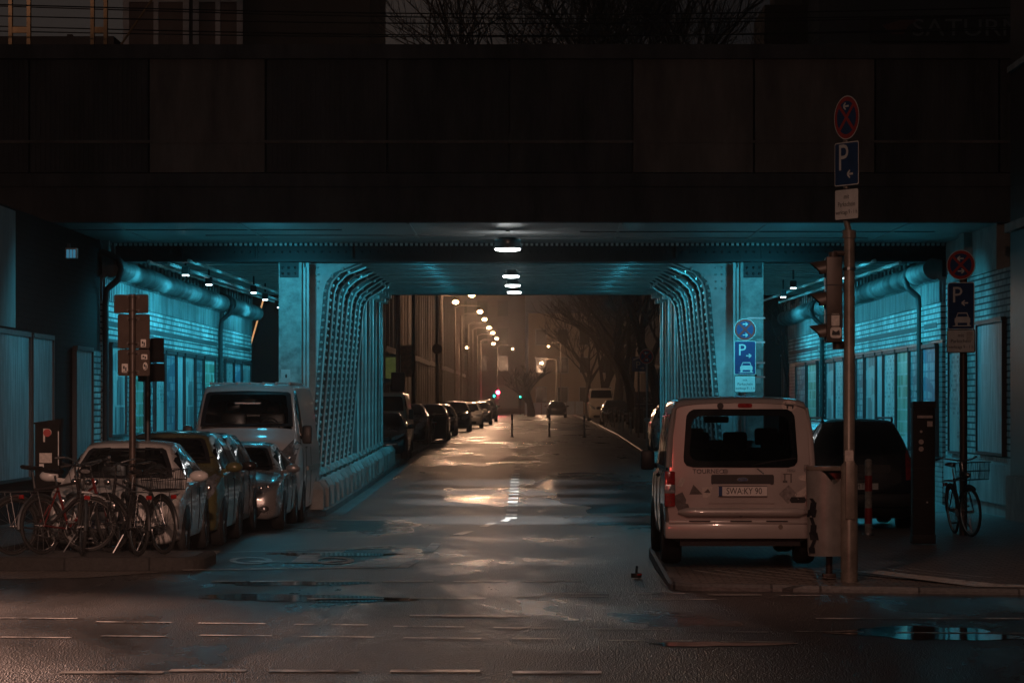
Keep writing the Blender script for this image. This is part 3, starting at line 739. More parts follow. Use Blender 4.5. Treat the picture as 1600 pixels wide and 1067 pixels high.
kinds = ["pale poster board printed with thin dark columns", "dark poster board with rows of pale ticks", "pale poster board with greenish blocks", "blue grey poster board with bands of small blocks", "mottled poster board crowded with small dark print", "plain pale poster board"]
def board(X0, sgn, y0, y1, z0, z1, k, label, grp):
    r = thing("poster_board", (X0, (y0 + y1) / 2, z0), 0, label, "poster board", grp); w = (y1 - y0) / 2; X = lambda t: -sgn * t; h = z1 - z0
    q = MB(); q.b2(X(.0), X(.045), -w + .05, w - .05, .05, h - .05); q.build("sheet", PM[k], r)
    q = MB()
    for (a, c) in ((-w, -w + .05), (w - .05, w)): q.b2(X(0), X(.08), a, c, 0, h)
    q.b2(X(0), X(.08), -w + .05, w - .05, 0, .05); q.b2(X(0), X(.09), -w + .05, w - .05, h - .05, h + .03); q.build("frame", M['black'], r)
seq = [0, 2, 1, 4, 3, 5, 0, 1, 2, 4, 3, 0]
left_spots = [(61.1, 63.3), (64.9, 66.5), (66.7, 68.2), (68.5, 70.2), (70.4, 72.4), (72.6, 74.0), (74.3, 76.4), (76.7, 78.4), (78.7, 81.4), (83.2, 85.3), (85.6, 87.6), (87.9, 90.6)]
ordn = ["nearest", "second", "third", "fourth", "fifth", "sixth", "seventh", "eighth", "ninth", "tenth", "eleventh", "farthest"]
for i, (a, c) in enumerate(left_spots):
    k = seq[i]; dep = .03 if c < 64.5 else (.10 if a > 82.7 else 0)
    board(-8.45 + dep, -1, a, c, 1.30, 3.16, k, kinds[k] + ", " + ordn[i] + " on the left aisle wall", "poster boards on the aisle walls")
seqr = [3, 1, 2, 4, 5, 0, 1, 2, 4, 0, 2, 1]
right_spots = [(61.8, 64.0), (65.1, 66.6), (66.8, 69.0), (69.2, 71.5), (71.7, 73.0), (73.2, 75.5), (75.8, 77.5), (77.8, 80.4), (80.7, 83.0), (83.2, 85.6), (87.0, 90), (90.5, 94)]
for i, (a, c) in enumerate(right_spots):
    k = seqr[i]; dep = .06 if c < 64.5 else (.12 if a > 86.2 else 0)
    board(8.25 - dep, 1, a, c, .9, 3.16, k, kinds[k] + ", " + ordn[i] + " on the right aisle wall", "poster boards on the aisle walls")
for (a, c, lab) in ((45.6, 51.2, "wide pale poster board at the far left edge beside the ticket machine"), (51.4, 53.7, "streaky blue grey poster board left of the dark brick pier")): board(-8.42, -1, a, c, .7, 3.12, 5, lab, "poster boards on the black wall")
board(-8.42, -1, 56.3, 58.5, .6, 3.0, 5, "narrow pale poster board between black brick and drain pipe", "poster boards on the black wall")
board(8.25, 1, 53.4, 56.6, 1.05, 3.45, 5, "tall pale poster board above the leaning bicycle on the right", "poster boards on the right brick wall")
board(8.25, 1, 58.4, 60.4, 1.0, 3.2, 4, "narrow mottled poster board behind the right sign post", "poster boards on the right brick wall")

# ------------------------------------------------------------------ LAMPS UNDER THE BRIDGE
def flood(x, y, z, label, e, white=True, aimx=0):
    r = thing("ceiling_floodlight", (x, y, z), 0, label, "floodlight", "small floodlights under the aisle ceilings")
    q = MB(); q.box((0, 0, .09), (.15, .2, .16), bev=.02); q.b2(-.02, .02, -.02, .02, .2, 4.9 - z + .3); q.build("housing", M['steel_dark'], r)
    q = MB(); q.box((0, 0, -.002), (.12, .16, .02)); q.build("lens", M['led'], r)
    lamp("floodlight_beam", 'SPOT', (x, y, z - .05), e, CYAN, .12, 172, .5, (x + aimx, y, z - 3))
E1 = 400
for i, (xx, yp) in enumerate(((290, 63.0), (322, 68.5), (395, 74.0), (412, 79.5), (432, 86.5))):
    X_ = (xx - VX) * yp / F
    flood([-7.1, -7.2, -6.7, -6.9, -7.1][i], yp, 4.60 + i * .02, ["nearest", "second", "third", "fourth", "farthest"][i] + " small white floodlight under the left aisle ceiling", E1 * (.8 if i == 0 else 1), aimx=-1.2)
for i, yp in enumerate((64.5, 70.5, 77.0, 83.5, 90.0)):
    flood([6.6, 6.0, 6.3, 5.8, 6.4][i], yp, 4.60 + i * .02, ["nearest", "second", "third", "fourth", "farthest"][i] + " small white floodlight under the right aisle ceiling", E1 * .95, aimx=1.4)
for k in range(7):
    y = 62.0 + k * 4.6
    lamp("wall_fill_light", 'SPOT', (-5.7, y, 4.55), 230, CYAN, .12, 135, .8, (-8.4, y, 2.3)); lamp("wall_fill_light", 'SPOT', (5.35, y + .8, 4.55), 310, CYAN, .12, 135, .8, (8.2, y + .8, 2.2))  # added spots without fixtures, evening out the light on the aisle walls
# added cyan lights without fixtures below the cross girders, washing frames and deck
for k, y in enumerate((63.3, 66.1, 68.9, 71.7, 74.5, 78.7, 82.9, 87.1)):
    for x in (-2.9, 2.6):
        lamp("frame_fill_light", 'SPOT', (x, y, 4.66), 115 if k < 5 else 135, CYAN, .08, 125, .7, (x * 1.75, y, 2.9)); lamp('girder_fill_glow', 'POINT', (x * .8, y, 4.7), 4, CYAN, .1)
for sg in (-1, 1):
    lamp("pier_fill_light", 'SPOT', (sg * 4.7 - .2, 59.0, 4.75), 190 if sg < 0 else 150, CYAN, .1, 120, .7, (sg * 4.75 - .2, 61.5, 2.6))  # added light without a fixture, brightens the pier fronts
    if sg > 0: lamp("pier_fill_light", 'SPOT', (3.6, 57.0, 4.75), 520, CYAN, .1, 42, .8, (4.2, 60.4, 2.6))  # added narrow spot on the signs at the right pier
    for y in (56.0, 58.6): lamp("soffit_fill_light", 'POINT', (sg * 5.0, y, 3.5), 13 if sg < 0 else 8, CYAN, .1)  # added points without fixtures, tint the concrete soffit
lamp("side_wall_fill_light", 'SPOT', (-5.4, 50.5, 4.3), 130, CYAN, .1, 110, .7, (-8.45, 51.5, 1.9)); lamp("side_wall_fill_light", 'SPOT', (5.9, 56.6, 4.4), 190, CYAN, .1, 110, .7, (8.25, 56.8, 2.3))  # added spots without fixtures for the nearer side walls
# white street lamps hung along the middle of the road
for i, (y, z, lab) in enumerate(((57.0, 4.82, "largest white lamp hung below the concrete soffit"), (66.6, 4.72, "second white lamp along the middle of the underpass"), (72.3, 4.74, "third white lamp deep in the underpass"), (78.3, 4.80, "farthest white lamp deep in the underpass"))):
    x = -.45
    r = thing("ceiling_lamp", (x, y, z), 0, lab, "lamp", "white lamps along the middle of the underpass")
    q = MB(); q.lathe([(0, .22), (.22, .22), (.25, .18), (.24, .10), (.27, .05), (.27, .02), (0, .02)] if i == 0 else [(0, .15), (.10, .15), (.17, .07), (.20, .04), (.20, .02), (0, .02)], n=28); q.tube([(0, 0, .33), (0, 0, .5)], .04); q.build("housing", M['alu'], r, True)
    q = MB(); q.ell((0, 0, 0), (.24 if i == 0 else .18, .24 if i == 0 else .18, .03), 24, 8); q.build("diffuser", M['lamp_white'], r, True)
    lamp("ceiling_lamp_light", 'SPOT', (x, y, z - .1), [3000, 3500, 3000, 2200][i], WHITE, .2, 66, .8, (x, y, 0))
lamp("ceiling_lamp_glow", 'POINT', (-.45, 57.6, 4.72), 16, WHITE, .15)
# ================================================================== STREET BEYOND AND ABOVE THE BRIDGE
M['facade'] = pm("dark_facade_render", (.11, .095, .085), .85, 0, .3, .8, .2, 8)
M['facade2'] = pm("brown_facade_render", (.13, .105, .09), .85, 0, .3, .8, .2, 8)
M['window'] = pm("night_window", (.02, .02, .022), .12, 0, .3, 2)
M['frame'] = pm("pale_window_frame", (.42, .42, .42), .6, 0, .2, 3)
M['mast'] = pm("yellow_mast_paint", (.26, .18, .09), .6, .2, .3, 4)
M['wire'] = pm("contact_wire", (.03, .03, .03), .5, .6, .2, 4)
def row_building(xf, sgn, y0, y1, h, k, label, grp=None):
    """street front at x = xf looking across the road; sgn -1 on the left side"""
    r = thing("town_house", (xf, y0, zr(y0)), 0, label, "building", grp); L = y1 - y0; X = lambda t: -sgn * t
    q = MB(); q.b2(X(-10), X(0), .05, L - .05, -.2, h); q.build("wall", M['facade'] if k % 2 else M['facade2'], r)
    q = MB(); y = .4
    while y < L - .5: q.b2(X(0), X(.22), y, y + .5, 0, h - .5); y += 4.1
    q.build("pilaster", M['facade2'] if k % 2 else M['facade'], r)
    q = MB(); q.b2(X(0), X(.4), 0, L, h - .5, h); q.b2(X(0), X(.3), 0, L, 4.0, 4.3); q.build("cornice", M['facade'], r)
    y = 1.5
    while y < L - 2.4:
        for z in (1.0, 5.2, 8.4, 11.4):
            if z + 2 < h:
                w = MB(); w.b2(X(.003), X(.08), y, y + 1.9, z, z + (2.6 if z < 2 else 1.9)); wo = w.build("window", M['frame'], r)
                g_ = MB(); g_.b2(X(.075), X(.09), y + .12, y + .9, z + .12, z + (2.5 if z < 2 else 1.78)); g_.b2(X(.075), X(.09), y + 1.0, y + 1.78, z + .12, z + (2.5 if z < 2 else 1.78)); g_.build("pane", M['window'], wo)
        y += 4.1
    q = MB(); q.tube([(X(.14), .16, 0), (X(.14), .16, h - .6)], .06, 6); q.build("downpipe", M['alu'], r)
nm = ["nearest", "second", "third", "fourth", "fifth", "farthest"]
yy0 = 124
for k, (ln, h) in enumerate(((26, 15), (30, 17), (34, 14.5), (36, 17.5), (38, 16), (40, 15))):
    row_building(-7.4, -1, yy0, yy0 + ln, h, k, "dark town house on the left of the far street, %s in the row" % nm[k], "town houses along the left of the far street"); yy0 += ln + .2
yy0 = 122
for k, (ln, h) in enumerate(((34, 15), (40, 17), (44, 15), (46, 17))):
    row_building(10.2, 1, yy0, yy0 + ln, h, k + 1, "dark town house behind the street trees on the right, %s in the row" % ["nearest", "second", "third", "farthest"][k], "town houses along the right of the far street"); yy0 += ln + .2
b_ = thing("end_building", (3.6, 352, .9), 0, "pale beige building closing the view at the street's end", "building")
q = MB(); q.b2(-4, 9, 0, 14, -.3, 11.5); q.build("wall", pm("beige_render", (.42, .34, .26), .85, 0, .15, .6), b_)
for i in range(5):
    for z in (1.2, 4.6, 7.8):
        q = MB(); q.b2(-3.2 + i * 2.5, -1.9 + i * 2.5, -.06, -.003, z, z + 1.9); o = q.build("window", M['frame'], b_); q = MB(); q.b2(-3.1 + i * 2.5, -2.0 + i * 2.5, -.075, -.058, z + .1, z + 1.8); q.build("pane", M['window'], o)
b_ = thing("end_building", (-5.2, 360, .9), 0, "brown building with a lit shopfront beyond the far signals", "building")
q = MB(); q.b2(-8, 4.4, 0, 14, -.3, 15); q.build("wall", M['facade2'], b_)
q = MB(); q.b2(1.2, 3.6, -.06, -.003, .6, 3.3); q.build("shopfront", pm("lit_shopfront", (.2, .16, .12), .6, emit=(1, .75, .5), es=.02), b_)
for z in (5, 8.2, 11.4):
    for i in range(4):
        q = MB(); q.b2(-6 + i * 2.4, -4.8 + i * 2.4, -.06, -.003, z, z + 1.8); q.build("window", M['window'], b_)
h_ = thing("site_hoarding", (.9, 300, .88), 0, "pale blue hoarding panels behind the far tree", "hoarding")
q = MB()
for i in range(7): q.b2(-1.6 + i * .82, -.82 + i * .82, -.03, .03, .1, 1.25 + (.15 if i > 4 else 0))
q.build("panel", pm("pale_blue_board", (.42, .50, .56), .6, 0, .2, 1), h_)
q = MB()
for i in range(8): q.b2(-1.64 + i * .82, -1.58 + i * .82, -.06, -.031, 0, 1.4)
q.build("post", M['pole'], h_)

# ---- street lamps in the fog
def street_lamp(px_, py_, D, polex, label, e=150, rad=.16, grp="sodium street lamps of the far street"):
    p = px(px_, py_, D); z0 = zr(D) + .1
    r = thing("street_lamp", (polex, D, z0), 0, label, "street lamp", grp); hx = p.x - polex; hz = p.z - z0
    q = MB(); q.tube([(0, 0, 0), (0, 0, 1.0), (0, 0, 1.02), (0, 0, hz + .25), (hx * .25, 0, hz + .42), (hx, 0, hz + .36)], [.11, .11, .07, .05, .04, .035], 8); q.build("pole", M['pole'], r, True)
    q = MB(); q.lathe([(0, .30), (.08, .28), (.17, .18), (.20, .13), (0, .12)], (hx, 0, hz), 16); q.build("hood", M['pole'], r, True)
    q = MB(); q.ell((hx, 0, hz), (rad * 1.25, rad * 1.25, rad * .72), 16, 8); q.build("globe", M['sodium'], r, True)
    lamp("street_lamp_light", 'POINT', (p.x, D, p.z - .28), e, SODIUM, .2)
LL = [(737, 461, 170), (750, 487, 200), (757, 499, 218), (764, 512, 242), (770, 520, 259), (776, 529, 282), (771, 537, 300)]
for i, (a, c, d) in enumerate(LL):
    street_lamp(a, c, d, -5.0, "glowing sodium street lamp on the left of the far street, %s of the receding line" % ["nearest", "second", "third", "fourth", "fifth", "sixth", "last"][i], 540)
street_lamp(712, 472, 181.5, -5.4, "glowing lamp set apart on the left, leftmost of the far street lamps", 480)
street_lamp(846, 567, 325, 2.6, "lamp shining through the branches of the far bare tree", 900)
street_lamp(857, 541, 318, 3.0, "lamp just above the far bare tree on its right", 500, .12)
street_lamp(801, 545, 320, -3.6, "small lamp left of the far bare tree", 220, .12)
street_lamp(730, 543, 290, -6.9, "round white wall side lamp below the line of street lamps", 160, .16)
# dark posts on the left pavement
for (a, top, d, lab) in ((622, 440, 112, "thick dark lamp post left of the far cars"), (683, 455, 150, "slim dark post with a round sign seen edge on"), (646, 470, 128, "thin dark post beside the shop poster")):
    x = CXs = (a - VX) * d / F; r = thing("lamp_post", (x, d, zr(d) + .12), 0, lab, "post"); hz = px(0, top, d).z + .6
    q = MB(); q.tube([(0, 0, 0), (0, 0, 1.2), (0, 0, 1.25), (0, 0, hz)], [.13, .12, .09, .07], 10); q.build("shaft", M['pole_brown'], r, True)
    if d == 150: q = MB(); q.cyl((0, -.1, 4.0), (0, -.07, 4.0), .25, n=24); q.build("sign_disc", M['sign_back'], r)
    if d == 112: q = MB(); q.box((0, -.05, 2.35), (.5, .3, .7), bev=.05); q.build("junction_box", M['black'], r)
# shop display case and poster on the left
d = 141; p = px(612, 578, d); r = thing("display_case", (p.x, d, p.z), 0, "lit green display case with pale frame on the left shopfront", "display case")
q = MB(); q.b2(-.42, .42, -.12, .1, -.68, .68); q.build("frame", M['frame'], r)
q = MB(); q.b2(-.33, .33, -.135, -.118, -.58, .58); q.build("screen", pm("lit_green_print", (.1, .14, .06), .5, 0, .6, 3, emit=(.35, .42, .12), es=.10), r)
d = 150; p = px(632, 565, d); r = thing("shop_banner", (p.x, d, p.z), 0, "dark pictorial banner hanging by the left shopfront", "banner")
q = MB(); q.b2(-.36, .36, -.03, .03, -.75, .75); q.build("cloth", pm("dark_print", (.16, .08, .06), .7, 0, .8, 4), r); q = MB(); q.b2(-.45, .45, -.02, .02, .76, .82); q.build("rod", M['pole'], r)
d = 118; p = px(604, 600, d); r = thing("cafe_awning", (p.x, d, p.z), 0, "pale awning edge above the black car's roof on the left", "awning")
q = MB(); q.prism([(-1.2, .0), (.5, .0), (.5, .08), (-1.2, .4)], lambda a, c, e: (a, e, c + .05), -.6, .6); q.build("cloth", M['white_paint'], r); q = MB(); q.tube([(.42, 0, 0), (.42, 0, -2.0)], .04, 6); q.build("support", M['alu'], r)

# ---- far signals
for (a, c, d, colr, lab, e) in ((778, 613, 300, (1, .04, .10), "far traffic signal showing red", 330), (772, 618.5, 296, (.02, 1, .75), "far pedestrian signal showing green beside the red one", 10), (813, 619.5, 320, (.02, 1, .6), "tiny green signal left of the far tree trunk", 5)):
    p = px(a, c, d); z0 = zr(d); r = thing("traffic_signal", (p.x, d, z0), 0, lab, "traffic signal"); z = p.z - z0
    q = MB(); q.tube([(0, .1, 0), (0, .1, z + .5)], .05, 8); q.build("post", M['pole_brown'], r)
    q = MB(); q.box((0, 0, z - (.25 if e > 20 else 0)), (.30, .2, .95 if e > 20 else .6), bev=.03); q.build("housing", M['black'], r)
    q = MB(); q.ell((0, -.12, z), (.19, .05, .19) if e > 20 else (.09, .05, .09), 14, 8); q.build("lens", pm("lit_signal_lens", (.3, .3, .3), .4, emit=colr, es=45 if e > 20 else 14), r, True)
    lamp("signal_glow", 'POINT', (p.x, d - .5, p.z), e, colr, .1)

# ---- trees
def tree_mesh(h, seed, spread, dep, trunk_r, lean=0.0, first=.3, dens=3):
    rnd = random.Random(seed); tr = MB(); cr = MB()
    def br(mb, p, d, L, rad, lv):
        n = 4; pts = [p]; rs = [rad]
        for i in range(n):
            d = (d + Vector((rnd.uniform(-1, 1), rnd.uniform(-1, 1), rnd.uniform(-.25, .6))) * .17).normalized(); p = p + d * L / n; pts.append(p); rs.append(rad * (1 - .42 * (i + 1) / n))
        mb.tube(pts, rs, 8 if lv == 0 else (6 if lv < 2 else 3), caps=False)
        if lv >= dep: return
        k = dens + (1 if lv == 0 else 0)
        for j in range(k):
            t = rnd.uniform(.45, 1) if j else 1.0
            base = pts[min(n, max(1, int(round(t * n))))]; a = rnd.uniform(0, 2 * math.pi); s_ = rnd.uniform(.5, 1.0) * spread
            nd = (d * .9 + Vector((math.cos(a), math.sin(a), rnd.uniform(-.1, .5))) * s_).normalized()
            br(cr, base, nd, L * rnd.uniform(.58, .80), rad * (.56 if j else .62) * (.9 if lv else .8), lv + 1)
    br(tr, Vector((0, 0, -.1)), Vector((lean, 0, 1)).normalized(), h * first, trunk_r, 0)
    return tr, cr
def make_tree(x, d, z, h, seed, label, spread=.75, dep=5, tr_=.22, lean=0, grp=None, first=.3, dens=3, rz=0):
    r = thing("bare_tree", (x, d, z), rz, label, "tree", grp); a, c = tree_mesh(h, seed, spread, dep, tr_, lean, first, dens)
    a.build("trunk", M['trunk'], r, True); c.build("crown", M['trunk'], r, False, fix=False); return r
make_tree(-.06, 284, .82, 9.4, 12, "bare pollard tree standing at the end of the street in the lamplight", 1.05, 4, .40, 0, None, .23, 4)
t1 = make_tree(5.6, 128, zr(128) + .12, 13.5, 3, "big bare street tree on the right pavement, nearest of the row", .8, 5, .34, -.1, "bare street trees along the right pavement", .30, 4)
for i, (x, d, rz, s_) in enumerate(((5.3, 158, 1.1, 1.0), (5.2, 190, 2.3, 1.05), (5.0, 226, 4.0, 1.0), (4.9, 262, 5.2, .95))):
    c = dup(t1, (x, d, zr(d) + .12), rz, "big bare street tree on the right pavement, %s of the row" % ["second", "third", "fourth", "last"][i]); c.scale = (s_, s_, s_)
# right aisle gap: trees and a pale building beyond the wall's end
make_tree(9.6, 112, .4, 9, 8, "bare tree seen through the right aisle of the underpass", .75, 5, .2, 0, None, .35, 3)
r = thing("far_house", (11.2, 140, .4), 0, "pale house front glimpsed through the right aisle", "building")
q = MB(); q.b2(-1.4, 3, 0, 4, -.3, 9); q.build("wall", M['facade'], r)
q = MB(); q.b2(-.7, -.2, -.05, -.003, .6, 3.5); q.b2(.9, 1.4, -.05, -.003, .6, 3.5); q.build("shutter", M['frame'], r)
# left aisle gap: warm lit building, dark canopy with a bright edge
r = thing("lit_building", (-12.3, 130, .3), 0, "building with warm lit ribbed front seen through the left aisle", "building")
q = MB(); q.b2(-5, 3.2, 0, 8, -.3, 14); q.build("wall", pm("warm_cladding", (.40, .26, .18), .8, 0, .15, 1), r)
q = MB()
for x in np.arange(-4.9, 3.0, .8): q.b2(x, x + .08, -.12, -.003, 0, 14)
q.build("rib", M['facade'], r)
lamp("lit_building_light", 'SPOT', (-12.6, 122, 8.5), 900, SODIUM, .2, 120, .8, (-12.6, 130, 4.5))
r = thing("entrance_canopy", (-9.35, 99, zr(99)), 0, "dark slanting entrance canopy with a bright orange edge behind the van", "canopy")
q = MB(); q.prism([(-.75, 2.85), (.05, 2.85), (.72, 5.2), (.72, 4.3), (-.75, 5.0)][0:3] + [(-.75, 4.9)], lambda a, c, e: (a, e, c), 0, 1.2); q.build("panel", M['black'], r)
q = MB(); q.tube([(-.75, -.03, 2.85), (.05, -.03, 2.85), (.72, -.03, 5.2)], .028, 6); q.build("lit_edge", pm("lit_edge_strip", (.8, .5, .3), .5, emit=(1, .5, .2), es=.7), r)
q = MB(); q.b2(-.7, .0, .1, .2, 0, 2.8); q.build("side_panel", M['black'], r)

# ---- over the bridge: houses, masts, wires, trees, the black shop sign
def up(a, c, D): p = px(a, c, D); return p
D1 = 112
r = thing("office_block", (px(193, 0, D1).x, D1, 0), 0, "dark block with pale window frames above the bridge on the left", "building")
W1 = px(578, 0, D1).x - px(193, 0, D1).x
q = MB(); q.b2(0, W1, 0, 12, 0, 32); q.build("wall", pm("dark_cladding", (.05, .045, .04), .85, 0, .2, .5), r)
x0 = px(193, 0, D1).x
for (a0, a1) in ((193, 296), (302, 380)):
    for zi in (14.2, 17.0, 20):
        f = MB(); xa, xb = px(a0, 0, D1).x - x0, px(a1, 0, D1).x - x0; xm = (xa + xb) / 2
        for (c0, c1) in ((xa, xa + .22), (xm - .09, xm + .09), (xb - .22, xb)): f.b2(c0, c1, -.16, -.003, zi, zi + 2.4)
        f.b2(xa, xb, -.14, -.003, zi + 2.4, zi + 2.6); fo = f.build("window", M['frame'], r)
        q = MB(); q.b2(xa + .22, xm - .09, -.05, -.003, zi, zi + 2.4); q.b2(xm + .09, xb - .22, -.05, -.003, zi, zi + 2.4); q.build("pane", pm("dim_curtain", (.13, .10, .085), .8, 0, .2, 1), fo)
r = thing("low_house", (px(60, 0, 118).x, 118, 0), 0, "low dark roofline with chimney above the bridge at upper left", "building")
q = MB(); q.b2(-6, 2.9, 0, 8, 0, px(0, 57, 118).z); q.build("wall", M['facade'], r); q = MB(); q.b2(.95, 1.15, 1, 1.3, px(0, 57, 118).z, px(0, 49, 118).z); q.build("chimney", M['facade'], r)
r = thing("dark_tower", (px(1235, 0, 125).x, 125, 0), 0, "black tower block above the bridge right of the treetops", "building")
q = MB(); q.b2(-1.05, 1.15, 0, 6, 0, px(0, 8, 125).z); q.build("wall", pm("black_cladding", (.02, .02, .02), .9, 0, .2, .5), r); q = MB(); q.b2(-.6, .5, .5, 3, px(0, 8, 125).z, px(0, 8, 125).z + 2); q.build("lift_house", M['facade'], r)
r = thing("shop_block", (px(1440, 0, 120).x, 120, 0), 0, "dark department store above the bridge carrying the black shop sign", "building")
q = MB(); q.b2(-4.0, 9, 0, 10, 0, 28); q.build("wall", pm("grey_cladding", (.10, .10, .105), .85, 0, .2, .5), r)
q = MB(); q.b2(-2.0, 3.3, -.4, -.003, px(0, 66, 120).z, px(0, 30, 120).z); sg_ = q.build("sign_board", M['black'], r)
q = MB(); text(q, "SATURN", 1.0, lambda a, c: (1.75 + a * 1.15, -.405, px(0, 47, 120).z + c * .95)); q.build("lettering", pm("grey_letter", (.2, .2, .2), .6), sg_)
q = MB(); q.prism([(-1.6, .15), (-.9, .35), (-.2, .35), (-.6, .1), (-.75, -.2), (-1.2, -.2)], lambda a, c, e: (a, e, px(0, 48, 120).z + c), -.41, -.402); q.build("emblem", pm("dim_red_mark", (.16, .06, .05), .6), sg_)
for i, (a, w) in enumerate(((31, .5), (155, .36))):
    D2 = 84; r = thing("catenary_mast", (px(a, 0, D2).x, D2, 6.4), 0, ["yellow lattice catenary mast at the upper left corner", "thinner yellow catenary mast beside the window frames"][i], "catenary mast", "catenary masts above the bridge")
    q = MB()
    for s_ in (-w / 2, w / 2): q.b2(s_ - .05, s_ + .05, -.1, .1, 0, 14)
    q.build("upright", M['mast'], r); q = MB()
    for k in range(15): q.b2(-w / 2 + .05, w / 2 - .05, -.06, .06, k * .95, k * .95 + .16)
    q.build("batten", M['mast'], r)
    q = MB()
    if i: q.tube([(.1, 0, 6.6), (1.3, -.3, 7.6)], .04, 6); q.tube([(.1, 0, 7.6), (1.4, -.3, 7.5)], .03, 6); q.tube([(.2, 0, 4.8), (1.5, -.3, 6.6)], .03, 6)
    else: q.tube([(-.1, 0, 7.4), (-1.4, 0, 8)], .04, 6)
    q.build("bracket", M['mast'], r)
for i, (ya, yb_) in enumerate(((6, 10), (24, 22), (40, 44), (8, 22), (48, 40))):
    pa, pb = px(-60, ya, 82 + i), px(1680, yb_, 82 + i); q = MB(); pts = [pa.lerp(pb, t) - Vector((0, 0, .25 * math.sin(math.pi * t))) for t in np.linspace(0, 1, 14)]; q.tube(pts, .018, 5)
    tag(q.build("contact_wire", M['wire']), ["topmost overhead wire above the bridge", "second overhead wire above the bridge", "overhead wire sagging just above the parapet", "slanting overhead wire falling to the right", "lowest overhead wire rising to the right"][i], "wire", "overhead wires above the bridge")
for i, (a, d, s_) in enumerate(((800, 100, 1.0), (905, 104, 1.1), (1010, 101, 1.05), (1090, 106, .95))):
    if i == 0: tt = make_tree(px(a, 0, d).x, d, 6.2, 15, 21, "bare treetop above the bridge, nearest the lit sky gap", .85, 5, .26, 0, "bare treetops above the bridge", .30, 4)
    else: c = dup(tt, (px(a, 0, d).x, d, 6.2), i * 1.9, "bare treetop above the bridge, %s from the sky gap" % ["second", "third", "fourth"][i - 1]); c.scale = (s_, s_, s_)

lamp("skyline_fill_light", 'SPOT', (-15.0, 74.0, 17.0), 1600, WARM, .2, 60, .8, (-13.5, 104, 15.0))  # added unseen spot, lifts window frames and masts above the bridge
# ================================================================== VEHICLES
def pchip(xs, ys, x):
    xs = np.asarray(xs, float); ys = np.asarray(ys, float); h = np.diff(xs); d = np.diff(ys) / h; m = np.zeros(len(xs))
    for i in range(1, len(xs) - 1):
        if d[i - 1] * d[i] > 0:
            w1, w2 = 2 * h[i] + h[i - 1], h[i] + 2 * h[i - 1]; m[i] = (w1 + w2) / (w1 / d[i - 1] + w2 / d[i])
    m[0], m[-1] = d[0], d[-1]
    i = int(np.clip(np.searchsorted(xs, x) - 1, 0, len(xs) - 2)); t = (x - xs[i]) / h[i]
    return (2*t**3-3*t*t+1)*ys[i] + (t**3-2*t*t+t)*h[i]*m[i] + (-2*t**3+3*t*t)*ys[i+1] + (t**3-t*t)*h[i]*m[i+1]
def ring(zb, zs, ws, zt, wt):
    """half section from bottom centre over the sill and shoulder to the roof centre"""
    P = [(0, zb), (ws * .80, zb), (ws * .95, zb + .05), (ws * .985, zb + .30 * (zs - zb)), (ws, zb + .62 * (zs - zb)), (ws * .985, zs - .04), (ws * .955, zs),
         (ws * .955 * .5 + wt * .5 + .012, zs * .5 + zt * .5), (wt + .01, zt - .10 * (zt - zs) - .015), (wt * .93, zt - .02), (wt * .6, zt + .008), (0, zt + .02)]
    out = []
    for i in range(len(P) - 1):
        p0, p1, p2, p3 = P[max(0, i - 1)], P[i], P[i + 1], P[min(len(P) - 1, i + 2)]
        for k in range(3):
            t = k / 3
            f = lambda a, b, c, d: .5 * (2 * b + (c - a) * t + (2 * a - 5 * b + 4 * c - d) * t * t + (-a + 3 * b - 3 * c + d) * t ** 3)
            if i in (0, 1): out.append((p1[0] + (p2[0] - p1[0]) * t, p1[1] + (p2[1] - p1[1]) * t))
            else: out.append((f(p0[0], p1[0], p2[0], p3[0]), f(p0[1], p1[1], p2[1], p3[1])))
    out.append(P[-1])
    return out + [(-x, z) for x, z in reversed(out[1:-1])]
